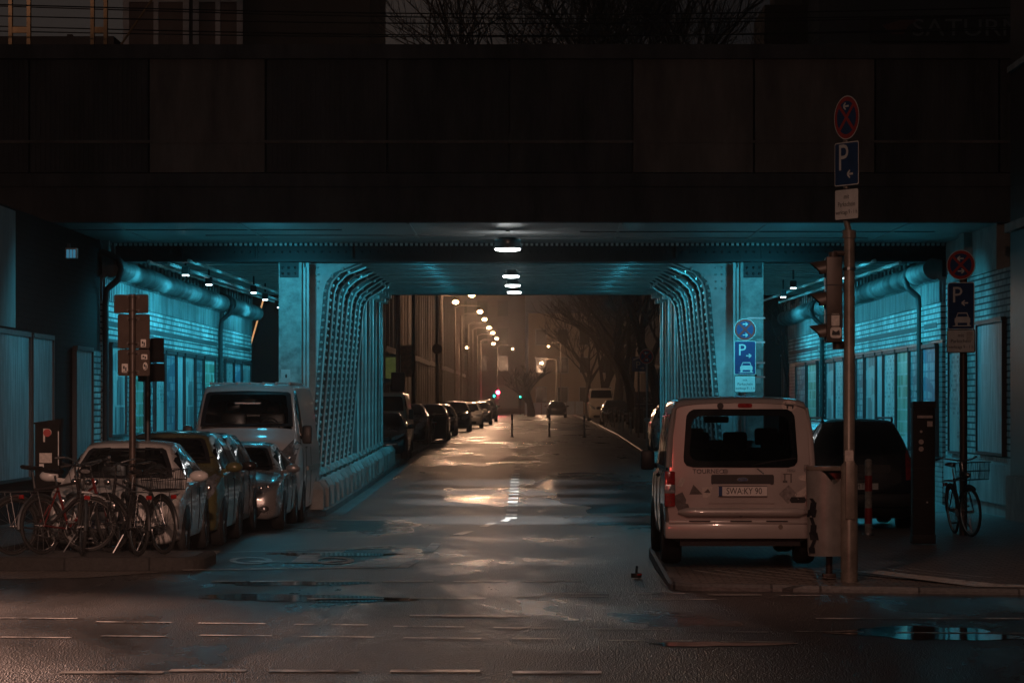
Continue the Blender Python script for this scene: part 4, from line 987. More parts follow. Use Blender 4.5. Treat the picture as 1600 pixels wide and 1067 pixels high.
SHAPES = {   # y, zb, zs, ws, zt, wt   (y as share of the length, heights for a 1.45 m car, half widths as share)
 'hatch': [(0, .34, .50, .66, .56, .56), (.010, .22, .60, .80, .655, .68), (.035, .19, .70, .92, .755, .76), (.09, .19, .80, .975, .845, .80), (.17, .19, .865, 1, .915, .80), (.245, .19, .90, 1, .965, .79), (.33, .19, .92, 1, 1.20, .71), (.425, .19, .93, 1, 1.415, .64), (.55, .19, .94, 1, 1.45, .65), (.75, .19, .95, 1, 1.42, .63), (.88, .22, .97, .97, 1.30, .62), (.955, .26, .95, .93, 1.05, .70), (.985, .30, .90, .89, .95, .74), (1, .40, .80, .80, .84, .66)],
 'mpv': [(0, .36, .60, .66, .66, .56), (.012, .22, .70, .82, .755, .68), (.04, .19, .80, .93, .85, .76), (.10, .19, .88, .98, .93, .80), (.17, .19, .92, 1, .985, .81), (.215, .19, .93, 1, 1.04, .79), (.30, .19, .94, 1, 1.26, .72), (.385, .19, .95, 1, 1.42, .66), (.55, .19, .955, 1, 1.45, .67), (.78, .19, .96, 1, 1.44, .66), (.90, .2, .97, .98, 1.38, .65), (.965, .24, .96, .95, 1.12, .72), (.99, .30, .92, .92, .98, .76), (1, .40, .82, .84, .88, .70)],
 'van': [(0, .34, .62, .74, .70, .66), (.012, .22, .72, .88, .80, .76), (.035, .18, .80, .96, .90, .82), (.075, .18, .86, .99, .98, .86), (.105, .18, .88, 1, 1.03, .86), (.15, .18, .90, 1, 1.21, .83), (.205, .18, .91, 1, 1.395, .80), (.25, .18, .91, 1, 1.44, .80), (.5, .18, .91, 1, 1.45, .82), (.93, .18, .91, 1, 1.45, .82), (.985, .2, .9, .99, 1.42, .82), (1, .26, .88, .97, 1.38, .80)],
 'boxy': [(0, .36, .62, .80, .70, .72), (.008, .24, .72, .90, .90, .72), (.02, .2, .86, .955, 1.05, .72), (.045, .19, .93, .98, 1.28, .69), (.085, .19, .95, .99, 1.42, .66), (.16, .19, .95, 1, 1.45, .67), (.5, .19, .95, 1, 1.45, .67), (.63, .19, .94, 1, 1.40, .66), (.74, .19, .93, 1, 1.14, .72), (.82, .19, .92, 1, 1.00, .78), (.92, .19, .86, .97, .92, .78), (.975, .2, .78, .92, .83, .74), (1, .34, .62, .74, .68, .6)],
}
def body(shape, L, W, Ht, seg=46):
    S = SHAPES[shape]; ys = [s[0] for s in S]; k = Ht / 1.45; hw = W / 2
    us = sorted(set([i / seg for i in range(seg + 1)] + ys + [.004, .02]))
    rings = []
    for u in us:
        v = [pchip(ys, [s[j] for s in S], u) for j in range(1, 6)]
        kk = lambda z: z if z < .35 else .35 + (z - .35) * (Ht - .35) / (1.45 - .35)
        rings.append([(x, u * L, z) for x, z in ring(v[0], kk(v[1]), v[2] * hw, kk(v[3]), v[4] * hw)])
    mb = MB(); n = len(rings[0])
    vs = [p for r in rings for p in r]; fs = []
    for i in range(len(rings) - 1):
        for j in range(n): fs.append((i * n + j, i * n + (j + 1) % n, (i + 1) * n + (j + 1) % n, (i + 1) * n + j))
    fs += [list(range(n - 1, -1, -1)), [(len(rings) - 1) * n + j for j in range(n)]]
    mb.add(vs, fs)
    bvh = BVHTree.FromPolygons([Vector(v) for v in vs], fs)
    return mb, bvh
class Decal:
    """patches that lie on the curved body: outline points are cast onto it and lifted a little"""
    def __init__(s, bvh, L): s.b = bvh; s.L = L
    def cast(s, view, a, c, off):
        if view == 'front': o, d = Vector((a, -3, c)), Vector((0, 1, 0))
        elif view == 'rear': o, d = Vector((a, s.L + 3, c)), Vector((0, -1, 0))
        elif view == 'right': o, d = Vector((4, a, c)), Vector((-1, 0, 0))
        elif view == 'left': o, d = Vector((-4, a, c)), Vector((1, 0, 0))
        else: o, d = Vector((a, c, 6)), Vector((0, 0, -1))
        h = s.b.ray_cast(o, d)
        if h[0] is None:
            q = Vector((a, 0 if view == 'front' else s.L, c)) if view in ('front', 'rear') else Vector((0, a, c)); h = s.b.find_nearest(q)
        nn = h[1] if h[1].dot(d) < 0 else -h[1]
        return h[0] + nn * off - d * off * .5
    def patch(s, mb, view, outline, off=.006, rings=4, sub=4):
        pts = []
        n0 = len(outline)
        for i in range(n0):
            p, q = outline[i], outline[(i + 1) % n0]
            for k in range(sub): pts.append((p[0] + (q[0] - p[0]) * k / sub, p[1] + (q[1] - p[1]) * k / sub))
        cx = sum(p[0] for p in pts) / len(pts); cz = sum(p[1] for p in pts) / len(pts); n = len(pts)
        vs = [s.cast(view, cx, cz, off)]; fs = []
        for r in range(1, rings + 1):
            t = r / rings
            for p in pts: vs.append(s.cast(view, cx + (p[0] - cx) * t, cz + (p[1] - cz) * t, off))
        # a turned-in lip so that the patch is no free-floating film
        for i, p in enumerate(pts):
            e = Vector(vs[1 + (rings - 1) * n + i]); c = s.cast(view, p[0], p[1], -.01); vs.append(c)
        for i in range(n): fs.append((0, 1 + i, 1 + (i + 1) % n))
        for r in range(rings):
            for i in range(n):
                a, b_ = 1 + r * n + i, 1 + r * n + (i + 1) % n; fs.append((a, a + n, b_ + n, b_))
        return mb.add(vs, fs)
def in_poly(x, z, P):
    c = False; n = len(P)
    for i in range(n):
        (x0, z0), (x1, z1) = P[i], P[(i + 1) % n]
        if (z0 > z) != (z1 > z) and x < (x1 - x0) * (z - z0) / (z1 - z0) + x0: c = not c
    return c
def clear_glass():
    G = bpy.data.materials.new("clear_glass"); G.use_nodes = True; N, Lk, bs = nodes(G); out = N["Material Output"]
    tr = N.new("ShaderNodeBsdfTransparent"); tr.inputs[0].default_value = (.62, .68, .70, 1); gs = N.new("ShaderNodeBsdfGlossy"); gs.inputs["Roughness"].default_value = .04
    fr = N.new("ShaderNodeFresnel"); fr.inputs[0].default_value = 1.45; mx = N.new("ShaderNodeMixShader")
    Lk.new(fr.outputs[0], mx.inputs[0]); Lk.new(tr.outputs[0], mx.inputs[1]); Lk.new(gs.outputs[0], mx.inputs[2]); Lk.new(mx.outputs[0], out.inputs[0]); return G
M['glass_clear'] = clear_glass(); M['dash'] = pm("dashboard_plastic", (.05, .05, .05), .7, 0, .2, 6); M['paper'] = pm("paper", (.6, .58, .54), .8, 0, .15, 5)
def mirror_pts(pts): return [(-x, z) for x, z in reversed(pts)]
def paint(name, col, rough=.28, metal=.0, var=.08):
    return pm(name, col, rough, metal, var, 2.0, .02, 60, coat=.7)
def wheel(root, x, y, r, w, sgn, detail=True):
    q = MB(); q.lathe([(r * .62, -w / 2), (r * .9, -w / 2), (r, -w * .32), (r, w * .32), (r * .9, w / 2), (r * .62, w / 2)], n=28)
    q.v = [(x + z * sgn, y + a, r + b) for a, b, z in q.v]
    o = q.build("wheel", M['rubber'], root, True)
    q = MB(); q.lathe([(0, w * .30), (r * .12, w * .34), (r * .16, w * .30), (r * .55, w * .36), (r * .63, w * .46), (r * .66, w * .40)], n=28)
    if detail:
        for i in range(5):
            a = 2 * math.pi * i / 5; q.box((r * .36 * math.cos(a), r * .36 * math.sin(a), w * .35), (r * .56, r * .13, .03), rz=a)
    q.v = [(x + z * sgn, y + a, r + b) for a, b, z in q.v]
    q.build("rim", M['alu'], o, True); return o
def plate(root, c, w, h, s, face=-1, rx=0.0):
    """number plate centred at c, facing -y"""
    q = MB(); q.box(c, (w, .012, h), bev=.004); o = q.build("number_plate", M['white_paint'], root)
    q = MB(); q.box((c[0] - w * .455, c[1] + face * .0075, c[2]), (w * .075, .004, h * .9)); q.build("country_band", M['blue_face'], o)
    q = MB(); text(q, s, h * .86, lambda a, b: (c[0] + w * .03 + a * (1 if face < 0 else -1), c[1] + face * .0085, c[2] + b), sx=.80)
    q.build("lettering", M['ink'], o)
    q = MB()
    for (x0, x1, z0, z1) in ((-w/2, w/2, h/2-.007, h/2), (-w/2, w/2, -h/2, -h/2+.007)): q.b2(c[0]+x0, c[0]+x1, c[1]+face*.0065, c[1]+face*.0085, c[2]+z0, c[2]+z1)
    q.build("border", M['ink'], o); return o

def car(name, shape, loc, rz, L, W, Ht, mat, label, cat, group=None, front=True, detail=2, plate_s=None, lamp_kind=0, grille=True, extras=None):
    r = thing(name, loc, rz, label, cat, group)
    mb, bvh = body(shape, L, W, Ht, 46 if detail > 1 else 26)
    D = Decal(bvh, L); hw = W / 2
    K = lambda z: z if z < .35 else .35 + (z - .35) * (Ht - .35) / 1.10
    S = SHAPES[shape]; wt = lambda u: pchip([s[0] for s in S], [s[5] for s in S], u) * hw; zt = lambda u: K(pchip([s[0] for s in S], [s[4] for s in S], u))
    if shape == 'boxy': ws_ = (.70, .64); rear_g = (.01, .075); side = [(.13, .36), (.385, .62)]
    elif shape == 'van': ws_ = (.112, .205); rear_g = (.985, .995); side = [(.155, .255)]
    elif shape == 'mpv': ws_ = (.225, .375); rear_g = (.96, .905); side = [(.275, .53), (.55, .78)]
    else: ws_ = (.26, .415); rear_g = (.95, .885); side = [(.33, .55), (.57, .82)]
    # glazing
    def winpoly(u0, u1, inset0=.07, inset1=.075):
        a, b_ = wt(u0) - inset0 + .03, wt(u1) - inset1 + .02; z0, z1 = zt(u0) + .01, zt(u1) - .045
        return [(-a, z0), (0, z0 - .012), (a, z0), (a * .62 + b_ * .38 + .006, z0 * .6 + z1 * .4), (b_, z1 - .03), (b_ - .05, z1), (-b_ + .05, z1), (-b_, z1 - .03), (-a * .62 - b_ * .38 - .006, z0 * .6 + z1 * .4)]
    if shape != 'boxy':
        wp = winpoly(*ws_); cab = detail > 1
        if cab:                       # a real opening: body skin cut away behind the pane
            cz = sum(p[1] for p in wp) / len(wp); wi = [(x * .95, cz + (z - cz) * .92) for x, z in wp]; u0_, u1_ = (ws_[0] - .03) * L, (ws_[1] + .06) * L
            kf = []
            for f in mb.f:
                c = sum((Vector(mb.v[k]) for k in f), Vector()) / len(f)
                if not (u0_ < c.y < u1_ and len(f) == 4 and c.z > zt(ws_[0]) and in_poly(c.x, c.z, wi)): kf.append(f)
            mb.f = kf; mb.m = [0] * len(kf)
        mb.build("body", mat, r, True)
        q = MB(); D.patch(q, 'front', wp, .006, 6); g = q.build("windscreen", M['glass_clear'] if cab else M['glass_dark'], r, True)
        if cab:
            q = MB(); n_ = 0; ring_o = []
            for i in range(len(wp)):
                p, p2 = wp[i], wp[(i + 1) % len(wp)]
                for k in range(6): ring_o.append((p[0] + (p2[0] - p[0]) * k / 6, p[1] + (p2[1] - p[1]) * k / 6))
            n_ = len(ring_o); vs_ = [D.cast('front', x, z, .010) for x, z in ring_o] + [D.cast('front', x * .90, cz + (z - cz) * .84, .010) for x, z in ring_o]
            q.add(vs_, [(i, (i + 1) % n_, n_ + (i + 1) % n_, n_ + i) for i in range(n_)]); q.build("screen_border", M['ink'], g)
            z0 = zt(ws_[0]); y0_ = ws_[0] * L
            q = MB(); q.box((0, y0_ + .32, z0 - .10), (W * .80, .6, .16), bev=.05); q.ell((-.36 if True else 0, y0_ + .56, z0 - .0), (.17, .10, .07), 12, 6); db = q.build("dashboard", M['dash'], r, True)
            q = MB(); q.torus((.36, y0_ + .70, z0 - .02), .175, .014, 'y', 24, 6); q.tube([(.20, y0_ + .70, z0 - .02), (.52, y0_ + .70, z0 - .02)], .014, 6); q.build("steering_wheel", M['black'], db, True)
            for sx2 in (-.36, .36):
                q = MB(); q.box((sx2, y0_ + 1.35, z0 - .05), (.48, .16, .62), bev=.06); se = q.build("front_seat", M['saddle'], r, True); q = MB(); q.box((sx2, y0_ + 1.40, z0 + .36), (.26, .10, .18), bev=.04); q.build("head_restraint", M['saddle'], se, True)
            q = MB(); q.box((0, y0_ + .62, min(zt(ws_[1]) - .12, z0 + .48)), (.24, .04, .07), bev=.015); q.build("inside_mirror", M['black'], r, True)
            if shape == 'van':
                q = MB()
                for (xx, aa, ww) in ((-.35, .3, .30), (-.05, -.4, .26), (.12, .2, .20)): q.box((xx, y0_ + .22, z0 + .0), (ww, .20, .012), rz=aa, rx=.35)
                q.build("loose_paper", M['paper'], db)
        if detail > 1:
            u0 = ws_[0]; z0 = zt(u0) + .03
            w1 = MB()
            for x0 in (-.05, -.55): w1.tube([D.cast('front', x0 * hw * 1.6 + .15, z0, .02), D.cast('front', x0 * hw * 1.6 + .42, z0 + .035, .02), D.cast('front', x0 * hw * 1.6 + .72, z0 + .05, .018)], .009, 5)
            w1.build("wiper", M['black'], g)
    else:
        mb.build("body", mat, r, True); zz = [K(1.03), K(1.32)]; a, b_ = hw * .74, hw * .62
        q = MB(); D.patch(q, 'front', [(-a, zz[0]), (0, zz[0] - .02), (a, zz[0]), (a - .02, zz[0] + .12), (b_, zz[1] - .03), (b_ - .06, zz[1]), (-b_ + .06, zz[1]), (-b_, zz[1] - .03), (-a + .02, zz[0] + .12)], .006, 6); q.build("rear_window", M['glass_dark'], r, True)
    for (u0, u1) in side:
        for sd in ('right', 'left'):
            z0 = K(.96); t0, t1 = zt(u0) - .09, zt(u1) - .09
            q = MB(); D.patch(q, sd, [(u0 * L, z0), (u1 * L, z0 + .015), (u1 * L, max(z0 + .08, t1)), (u0 * L + (.0 if u0 > .5 else .10 * (1 if shape != 'van' else .6)), max(z0 + .08, t0 if u0 > .5 else zt(u0 + .06) - .09))], .006, 4); q.build("side_window", M['glass_dark'], r, True)
    wr = .315 * min(1.1, Ht / 1.45 * .5 + .5) if shape != 'van' else .35
    wy = (.175, .80) if shape != 'boxy' else (.20, .82)
    if shape == 'van': wy = (.17, .78)
    for u in wy:
        for sg in (1, -1):
            if detail > 0:
                q = MB(); D.patch(q, 'right' if sg > 0 else 'left', [(u * L + 1.13 * wr * math.cos(t), wr + 1.13 * wr * math.sin(t)) for t in np.linspace(-.25, math.pi + .25, 16)], .004, 2, 1); q.build("wheel_arch", M['black'], r)
            wheel(r, sg * (hw - .105), u * L, wr, .21, sg, detail > 1)
    # lights and trim
    if shape != 'boxy':
        e = {0: [(.46, .60), (.66, .63), (.86, .74), (.93, .82), (.82, .80), (.60, .72), (.47, .68)], 1: [(.50, .62), (.72, .58), (.88, .70), (.95, .90), (.86, .94), (.68, .84), (.52, .74)], 2: [(.40, .655), (.62, .62), (.85, .68), (.95, .80), (.80, .79), (.56, .745), (.42, .71)]}[lamp_kind]
        e = [(x * hw, K(z)) for x, z in e]
        for pts in (e, mirror_pts(e)):
            q = MB(); D.patch(q, 'front', pts, .008, 3); hl = q.build("headlight", M['lamp_clear'], r, True)
            if detail > 1:
                cx = sum(p[0] for p in pts) / len(pts); cz = sum(p[1] for p in pts) / len(pts)
                q = MB()
                for dx in (-.05, .06):
                    p = D.cast('front', cx + dx, cz + (.012 if dx * cx > 0 else -.01), .006); q.ell(p, (.045, .02, .045), 12, 8)
                q.build("reflector", M['chrome'], hl, True)
        if grille:
            q = MB(); D.patch(q, 'front', [(-.36 * hw, K(.60)), (.36 * hw, K(.60)), (.40 * hw, K(.665)), (.36 * hw, K(.70)), (-.36 * hw, K(.70)), (-.40 * hw, K(.665))], .007, 3); gr = q.build("grille", M['black'], r, True)
            if detail > 1:
                q = MB()
                for z in (.625, .65, .675): q.tube([D.cast('front', x * hw, K(z), .016) for x in np.linspace(-.36, .36, 7)], .006, 5)
                q.build("grille_bar", M['alu'], gr)
                q = MB(); q.ell(D.cast('front', 0, K(.66), .022), (.06, .012, .045), 16, 8); q.build("badge", M['chrome'], gr, True)
        q = MB(); D.patch(q, 'front', [(-.55 * hw, .235), (.55 * hw, .235), (.62 * hw, .32), (.55 * hw, .40), (-.55 * hw, .40), (-.62 * hw, .32)], .007, 3); q.build("lower_intake", M['black'], r, True)
        if detail > 1:
            for sg in (1, -1):
                q = MB(); D.patch(q, 'front', [(sg * .66 * hw + .085 * math.cos(t), .37 + .055 * math.sin(t)) for t in np.linspace(0, 2 * math.pi, 14)[:-1]], .007, 2, 1); fo = q.build("fog_lamp_recess", M['black'], r, True)
                q = MB(); q.ell(D.cast('front', sg * .66 * hw, .37, .012), (.045, .015, .045), 12, 6); q.build("fog_lamp", M['lamp_clear'], fo, True)
            # bonnet shut line and door seams
            q = MB(); q.tube([D.cast('front', x * hw, K(.705 + .03 * abs(x) ** 2) + .0, .002) for x in np.linspace(-.72, .72, 13)], .004, 4)
            for u in ([.30, .555] if shape != 'van' else [.12, .27, .5]):
                for sd in ('right', 'left'): q.tube([D.cast(sd, u * L, z, .002) for z in np.linspace(.28, K(.93), 8)], .004, 4)
            q.build("door_seam", M['ink'], r)
            q = MB()
            for sd in ('right', 'left'):
                p = D.cast(sd, side[0][1] * L - .16, K(.86), .02); q.ell(p, (.02, .085, .016), 10, 6)
            q.build("door_handle", mat if shape != 'van' else M['black'], r, True)
        um = .285 if shape == 'hatch' else (.26 if shape == 'mpv' else .15)
        for sg in (1, -1):
            q = MB(); zc = K(1.0)
            if shape == 'van':
                q.box((sg * (hw + .06), um * L - .02, K(.98)), (.18, .12, .34), bev=.05); q.tube([(sg * (hw - .08), um * L, K(.96)), (sg * (hw + .02), um * L, K(.94))], .035, 6)
            else:
                q.ell((sg * (hw + .10), um * L, zc + .02), (.125, .085, .075), 16, 10); q.tube([(sg * (hw - .10), um * L + .02, zc - .04), (sg * (hw + .08), um * L, zc - .015)], .03, 6)
            q.build("mirror", mat if shape != 'van' else M['black'], r, True)
        if plate_s:
            p = D.cast('front', 0, .45, .02); plate(r, (0, p.y - .004, .45), .52, .11, plate_s)
    else:
        for sg in (1, -1):
            e = [(sg * .80 * hw, K(.70)), (sg * .93 * hw, K(.70)), (sg * .945 * hw, K(.98)), (sg * .86 * hw, K(1.12)), (sg * .80 * hw, K(1.02))]
            q = MB(); D.patch(q, 'front', e, .008, 3); q.build("tail_light", M['lamp_red'], r, True)
        q = MB(); q.box((0, .0, .47), (W * .95, .20, .22), bev=.06); q.build("bumper", M['black'], r, True)
        q = MB(); D.patch(q, 'front', rrect(.9, .12, .03, 4, 0, K(.84)), .012, 2, 1); q.build("plate_recess", M['black'], r, True)
        if plate_s:
            p = D.cast('front', 0, .66, .02); plate(r, (0, p.y - .01, .68), .52, .11, plate_s)
        for sg in (1, -1):
            q = MB(); q.ell((sg * (hw + .10), .66 * L, K(1.02)), (.12, .08, .09), 14, 8); q.tube([(sg * (hw - .1), .66 * L, K(.97)), (sg * (hw + .06), .66 * L, K(.99))], .03, 6); q.build("mirror", M['black'], r, True)
            q = MB(); q.tube([(sg * hw * .62, .12 * L, K(1.43)), (sg * hw * .63, .14 * L, K(1.475)), (sg * hw * .64, .58 * L, K(1.47)), (sg * hw * .63, .61 * L, K(1.42))], .018, 6); q.build("roof_rail", M['black'], r, True)
    if extras: extras(r, D, hw, K, zt, L)
    return r

CX = lambda pxr, D: (pxr - VX) * D / F
P_white = paint("white_car_paint", (.62, .60, .57)); P_green = paint("olive_green_paint", (.135, .13, .055), .3, .1); P_dark = paint("dark_brown_paint", (.035, .028, .025), .28, .3)
P_silver = paint("silver_paint", (.42, .41, .40), .28, .5); P_van = paint("pale_van_paint", (.52, .51, .50), .34); P_black = paint("black_car_paint", (.012, .012, .013), .25)
P_beige = paint("beige_van_paint", (.50, .43, .35), .35)
def at(pxr, D, W): return (CX(pxr, D) - W / 2, D, zr(D) + (KERB if False else 0))
car("parked_car", 'hatch', at(285, 38.7, 1.76), 0, 3.8, 1.74, 1.47, P_white, "white hatchback behind the bicycles, nearest car of the left row", "car", "cars parked nose to the crossing on the left", plate_s="K LM 214")
car("parked_car", 'mpv', at(345, 42.7, 1.74), 0, 3.75, 1.72, 1.59, P_green, "olive green family car parked behind the white hatchback", "car", "cars parked nose to the crossing on the left", lamp_kind=1)
car("parked_car", 'mpv', at(370, 46.6, 1.72), 0, 3.85, 1.72, 1.57, P_dark, "dark car squeezed between the green car and the silver one", "car", "cars parked nose to the crossing on the left", lamp_kind=0)
car("parked_car", 'hatch', at(440, 50.6, 1.74), 0, 4.1, 1.74, 1.44, P_silver, "silver hatchback in front of the white delivery van", "car", "cars parked nose to the crossing on the left", lamp_kind=2)
def van_extras(r, D, hw, K, zt, L):
    q = MB()
    for x in np.linspace(-.72, .72, 7): q.box((x, L * .58, zt(.5) + .012), (.05, L * .66, .05), bev=.015)
    q.build("roof_rib", P_van, r)
    q = MB(); q.box((0, L * .165, zt(.165) + .002), (.5, .14, .05), bev=.02); q.build("roof_vent", M['alu'], r)
    q = MB()
    for sd in ('right', 'left'): D.patch(q, sd, [(.33 * L, K(.64)), (.95 * L, K(.64)), (.95 * L, K(.68)), (.33 * L, K(.68))], .012, 1)
    q.build("side_moulding", M['pole'], r)
car("delivery_van", 'van', at(470, 55.0, 2.05), 0, 5.1, 2.05, 2.50, P_van, "pale delivery van with ribbed roof parked at the foot of the left columns", "van", None, lamp_kind=1, extras=van_extras)
car("parked_car", 'boxy', ((1345 - VX) * 46.4 / F, 46.4, zr(46.4) + .12), 0, 4.3, 1.70, 1.68, P_black, "black estate car seen from behind, between silver van and ticket machine", "car", None, plate_s="PM T 19")

# ------------------------------------------------------------------ the silver van seen from behind
def tourer():
    Dv = 34.3; cx = (1157 - VX) * Dv / F
    r = thing("minivan", (cx, Dv, KERB), 0, "silver minivan with stickers on its tailgate, parked on the right corner", "minivan")
    L, W = 4.25, 1.68; hw = W / 2
    P = paint("silver_minivan_paint", (.42, .385, .36), .33, .15)
    SH = [(0, .40, 1.02, 1.00, 1.80, .86), (.01, .34, 1.02, 1.01, 1.84, .87), (.05, .26, 1.02, 1.015, 1.865, .875), (.25, .24, 1.02, 1.02, 1.88, .88), (.55, .24, 1.02, 1.02, 1.86, .87), (.64, .24, 1.01, 1.02, 1.80, .84), (.73, .24, 1.0, 1.02, 1.36, .86), (.79, .24, .99, 1.02, 1.12, .84), (.9, .24, .9, .98, 1.0, .80), (.97, .26, .75, .9, .84, .74), (1, .4, .62, .76, .70, .62)]
    ys = [s[0] for s in SH]; us = sorted(set([i / 60 for i in range(61)] + ys)); rings = []
    for u in us:
        v = [pchip(ys, [s[j] for s in SH], u) for j in range(1, 6)]
        rings.append([(x, u * L, z) for x, z in ring(v[0], v[1], v[2] * hw, v[3], v[4] * hw)])
    n = len(rings[0]); vs = [p for q in rings for p in q]; fs = []; gl = []; sidew = []
    for i in range(len(rings) - 1):
        for j in range(n):
            f = (i * n + j, i * n + (j + 1) % n, (i + 1) * n + (j + 1) % n, (i + 1) * n + j)
            c = sum((Vector(vs[k]) for k in f), Vector()) / 4; u = c.y / L
            if .635 < u < .785 and c.z > 1.05 and abs(c.x) < hw * .80: gl.append(f)
            else: fs.append(f)
    fs.append([(len(rings) - 1) * n + j for j in range(n)])
    b = MB(); b.add(vs, fs); b.build("body", P, r, True)
    bvh = BVHTree.FromPolygons([Vector(v) for v in vs], fs); D = Decal(bvh, L)
    G = M['glass_clear']
    b = MB(); b.add(vs, gl); b.build("windscreen", G, r, True)
    # tailgate: outer edge is the body outline, inner edge the window
    yf = lambda x, z: .055 * max(0, (z - .95)) ** 1.1 - .02 + .045 * (abs(x) / hw) ** 3
    outer = [(p[0], p[2]) for p in rings[0]]
    wc = (0.0, 1.425); ww, wh = 1.27, .63
    def winpt(ang, gw, gh, rad=.10):
        # ray from the window centre to a rounded rectangle that narrows upwards
        dx, dz = math.cos(ang), math.sin(ang); lo, hi = 0, 2
        for _ in range(40):
            m = (lo + hi) / 2; x, z = dx * m, dz * m; w2 = gw / 2 - .045 * (z + gh / 2) / gh
            ax, az = abs(x) - (w2 - rad), abs(z) - (gh / 2 - rad)
            ins = (math.hypot(max(ax, 0), max(az, 0)) <= rad) if (ax > 0 and az > 0) else (ax <= rad and az <= rad)
            lo, hi = (m, hi) if ins else (lo, m)
        return wc[0] + dx * lo, wc[1] + dz * lo
    dense = []
    for i in range(len(outer)):
        p, q = outer[i], outer[(i + 1) % len(outer)]
        for k in range(3): dense.append((p[0] + (q[0] - p[0]) * k / 3, p[1] + (q[1] - p[1]) * k / 3))
    m = len(dense); rows = []
    for t in [0, .04, .12, .25, .45, .7, 1.0]:
        row = []
        for (x, z) in dense:
            ix, iz = winpt(math.atan2(z - wc[1], x - wc[0]), ww, wh); X, Z = x + (ix - x) * t, z + (iz - z) * t
            row.append((X, yf(X, Z) - (.02 if t > 0 else -.02), Z))
        rows.append(row)
    b = MB(); b.add([p for q in rows for p in q], [(i * m + j, i * m + (j + 1) % m, (i + 1) * m + (j + 1) % m, (i + 1) * m + j) for i in range(len(rows) - 1) for j in range(m)])
    tg = b.build("tailgate", P, r, True)
    # black border and pane
    A = [winpt(2 * math.pi * i / 80, ww + .02, wh + .02) for i in range(80)]; B = [winpt(2 * math.pi * i / 80, ww - .11, wh - .13) for i in range(80)]; n8 = 80
    b = MB(); b.add([(x, yf(x, z) - .030, z) for x, z in A] + [(x, yf(x, z) - .030, z) for x, z in B], [(i, (i + 1) % n8, n8 + (i + 1) % n8, n8 + i) for i in range(n8)])
    b.build("window_border", M['glass_dark'], tg)
    b = MB(); K8 = 7; vs8 = [(wc[0], yf(*wc) - .026, wc[1])]; fs8 = [(0, 1 + i, 1 + (i + 1) % n8) for i in range(n8)]
    for k in range(1, K8 + 1):
        for x, z in A: X, Z = wc[0] + (x - wc[0]) * k / K8, wc[1] + (z - wc[1]) * k / K8; vs8.append((X, yf(X, Z) - .026, Z))
    for k in range(K8 - 1): fs8 += [(1 + k * n8 + i, 1 + (k + 1) * n8 + i, 1 + (k + 1) * n8 + (i + 1) % n8, 1 + k * n8 + (i + 1) % n8) for i in range(n8)]
    b.add(vs8, fs8); b.build("rear_window", G, tg, True)
    tf = lambda off: (lambda a, c: (a, yf(a, c) - .02 - off, c))
    def flat(mb, outline, off): f = tf(off); mb.poly([f(a, c) for a, c in outline]); return mb
    def plaque(nm, outline, mat, off=.006, parent=tg):
        q = MB(); q.prism(outline, lambda a, c, d: (a, yf(a, c) - .02 - d, c), 0, off); return q.build(nm, mat, parent)
    plaque("handle_recess", rrect(.70, .11, .02, 4, .02, .965), M['black'], .012)
    e = plaque("emblem", circle(.062, 28, 0.02, .966, .024), M['chrome'], .02); q = MB(); q.prism(circle(.053, 24, .02, .966, .018), lambda a, c, d: (a, yf(a, c) - .02 - d, c), .02, .022); q.build("emblem_field", M['blue_face'], e)
    q = MB()
    for x in (-.02, 0, .02): q.prism(circle(.011, 10, .02 + x, .966, .008), lambda a, c, d: (a, yf(a, c) - .02 - d, c), .022, .024)
    q.build("emblem_script", M['chrome'], e)
    plaque("plate_carrier", [(-.36, .70), (.38, .70), (.33, .915), (-.31, .915)], P, .014)
    plate(tg, (.02, yf(0, .83) - .045, .835), .545, .118, "SWA:KY 90")
    q = MB()
    text(q, "TOURNEO", .070, lambda a, c: (-.36 + a, yf(a, 1.05) - .027, 1.055 + c), sx=1.05); text(q, "CONNECT", .042, lambda a, c: (-.20 + a, yf(a, 1.0) - .027, .998 + c), sx=1.0); text(q, "TDCi", .042, lambda a, c: (.56 + a, yf(a, 1.07) - .03, 1.065 + c))
    q.build("model_lettering", M['chrome'], tg)
    # swaged ledge, bumper, lights
    q = MB(); pts = [(x, yf(x, .60) - .035, .60) for x in np.linspace(-.70, .74, 15)]; q.tube(pts, [.02] + [.055] * 13 + [.02], 10); q.build("swage", P, tg, True)
    q = MB(); q.cyl((.0, -.09, .575), (.0, -.05, .575), .026, n=14); q.build("lock", M['black'], tg)
    q = MB(); q.cyl((-.225, yf(0, 1.79) - .035, 1.785), (-.225, 0.03, 1.785), .036, n=16); q.build("washer_nozzle", M['black'], tg)
    plaque("brake_light", rrect(.16, .045, .015, 3, 0.05, 1.79), M['lamp_red'], .012)
    q = MB(); q.box((0, .02, .40), (W * 1.015, .22, .20), bev=.05); q.box((0, -.05, .49), (W * .96, .10, .035), bev=.012); bu = q.build("bumper", P, r, True)
    q = MB()
    for x in (-.46, .0, .40): q.box((x, -.105, .505), (.24, .02, .012), bev=.004)
    q.build("bumper_scuff", M['black'], bu); q = MB(); q.cyl((.44, -.10, .44), (.44, -.088, .44), .026, n=14); q.build("tow_cap", M['pole'], bu)
    q = MB(); q.box((0, .5, .28), (W * .8, .9, .12)); q.build("underbody", M['black'], r)
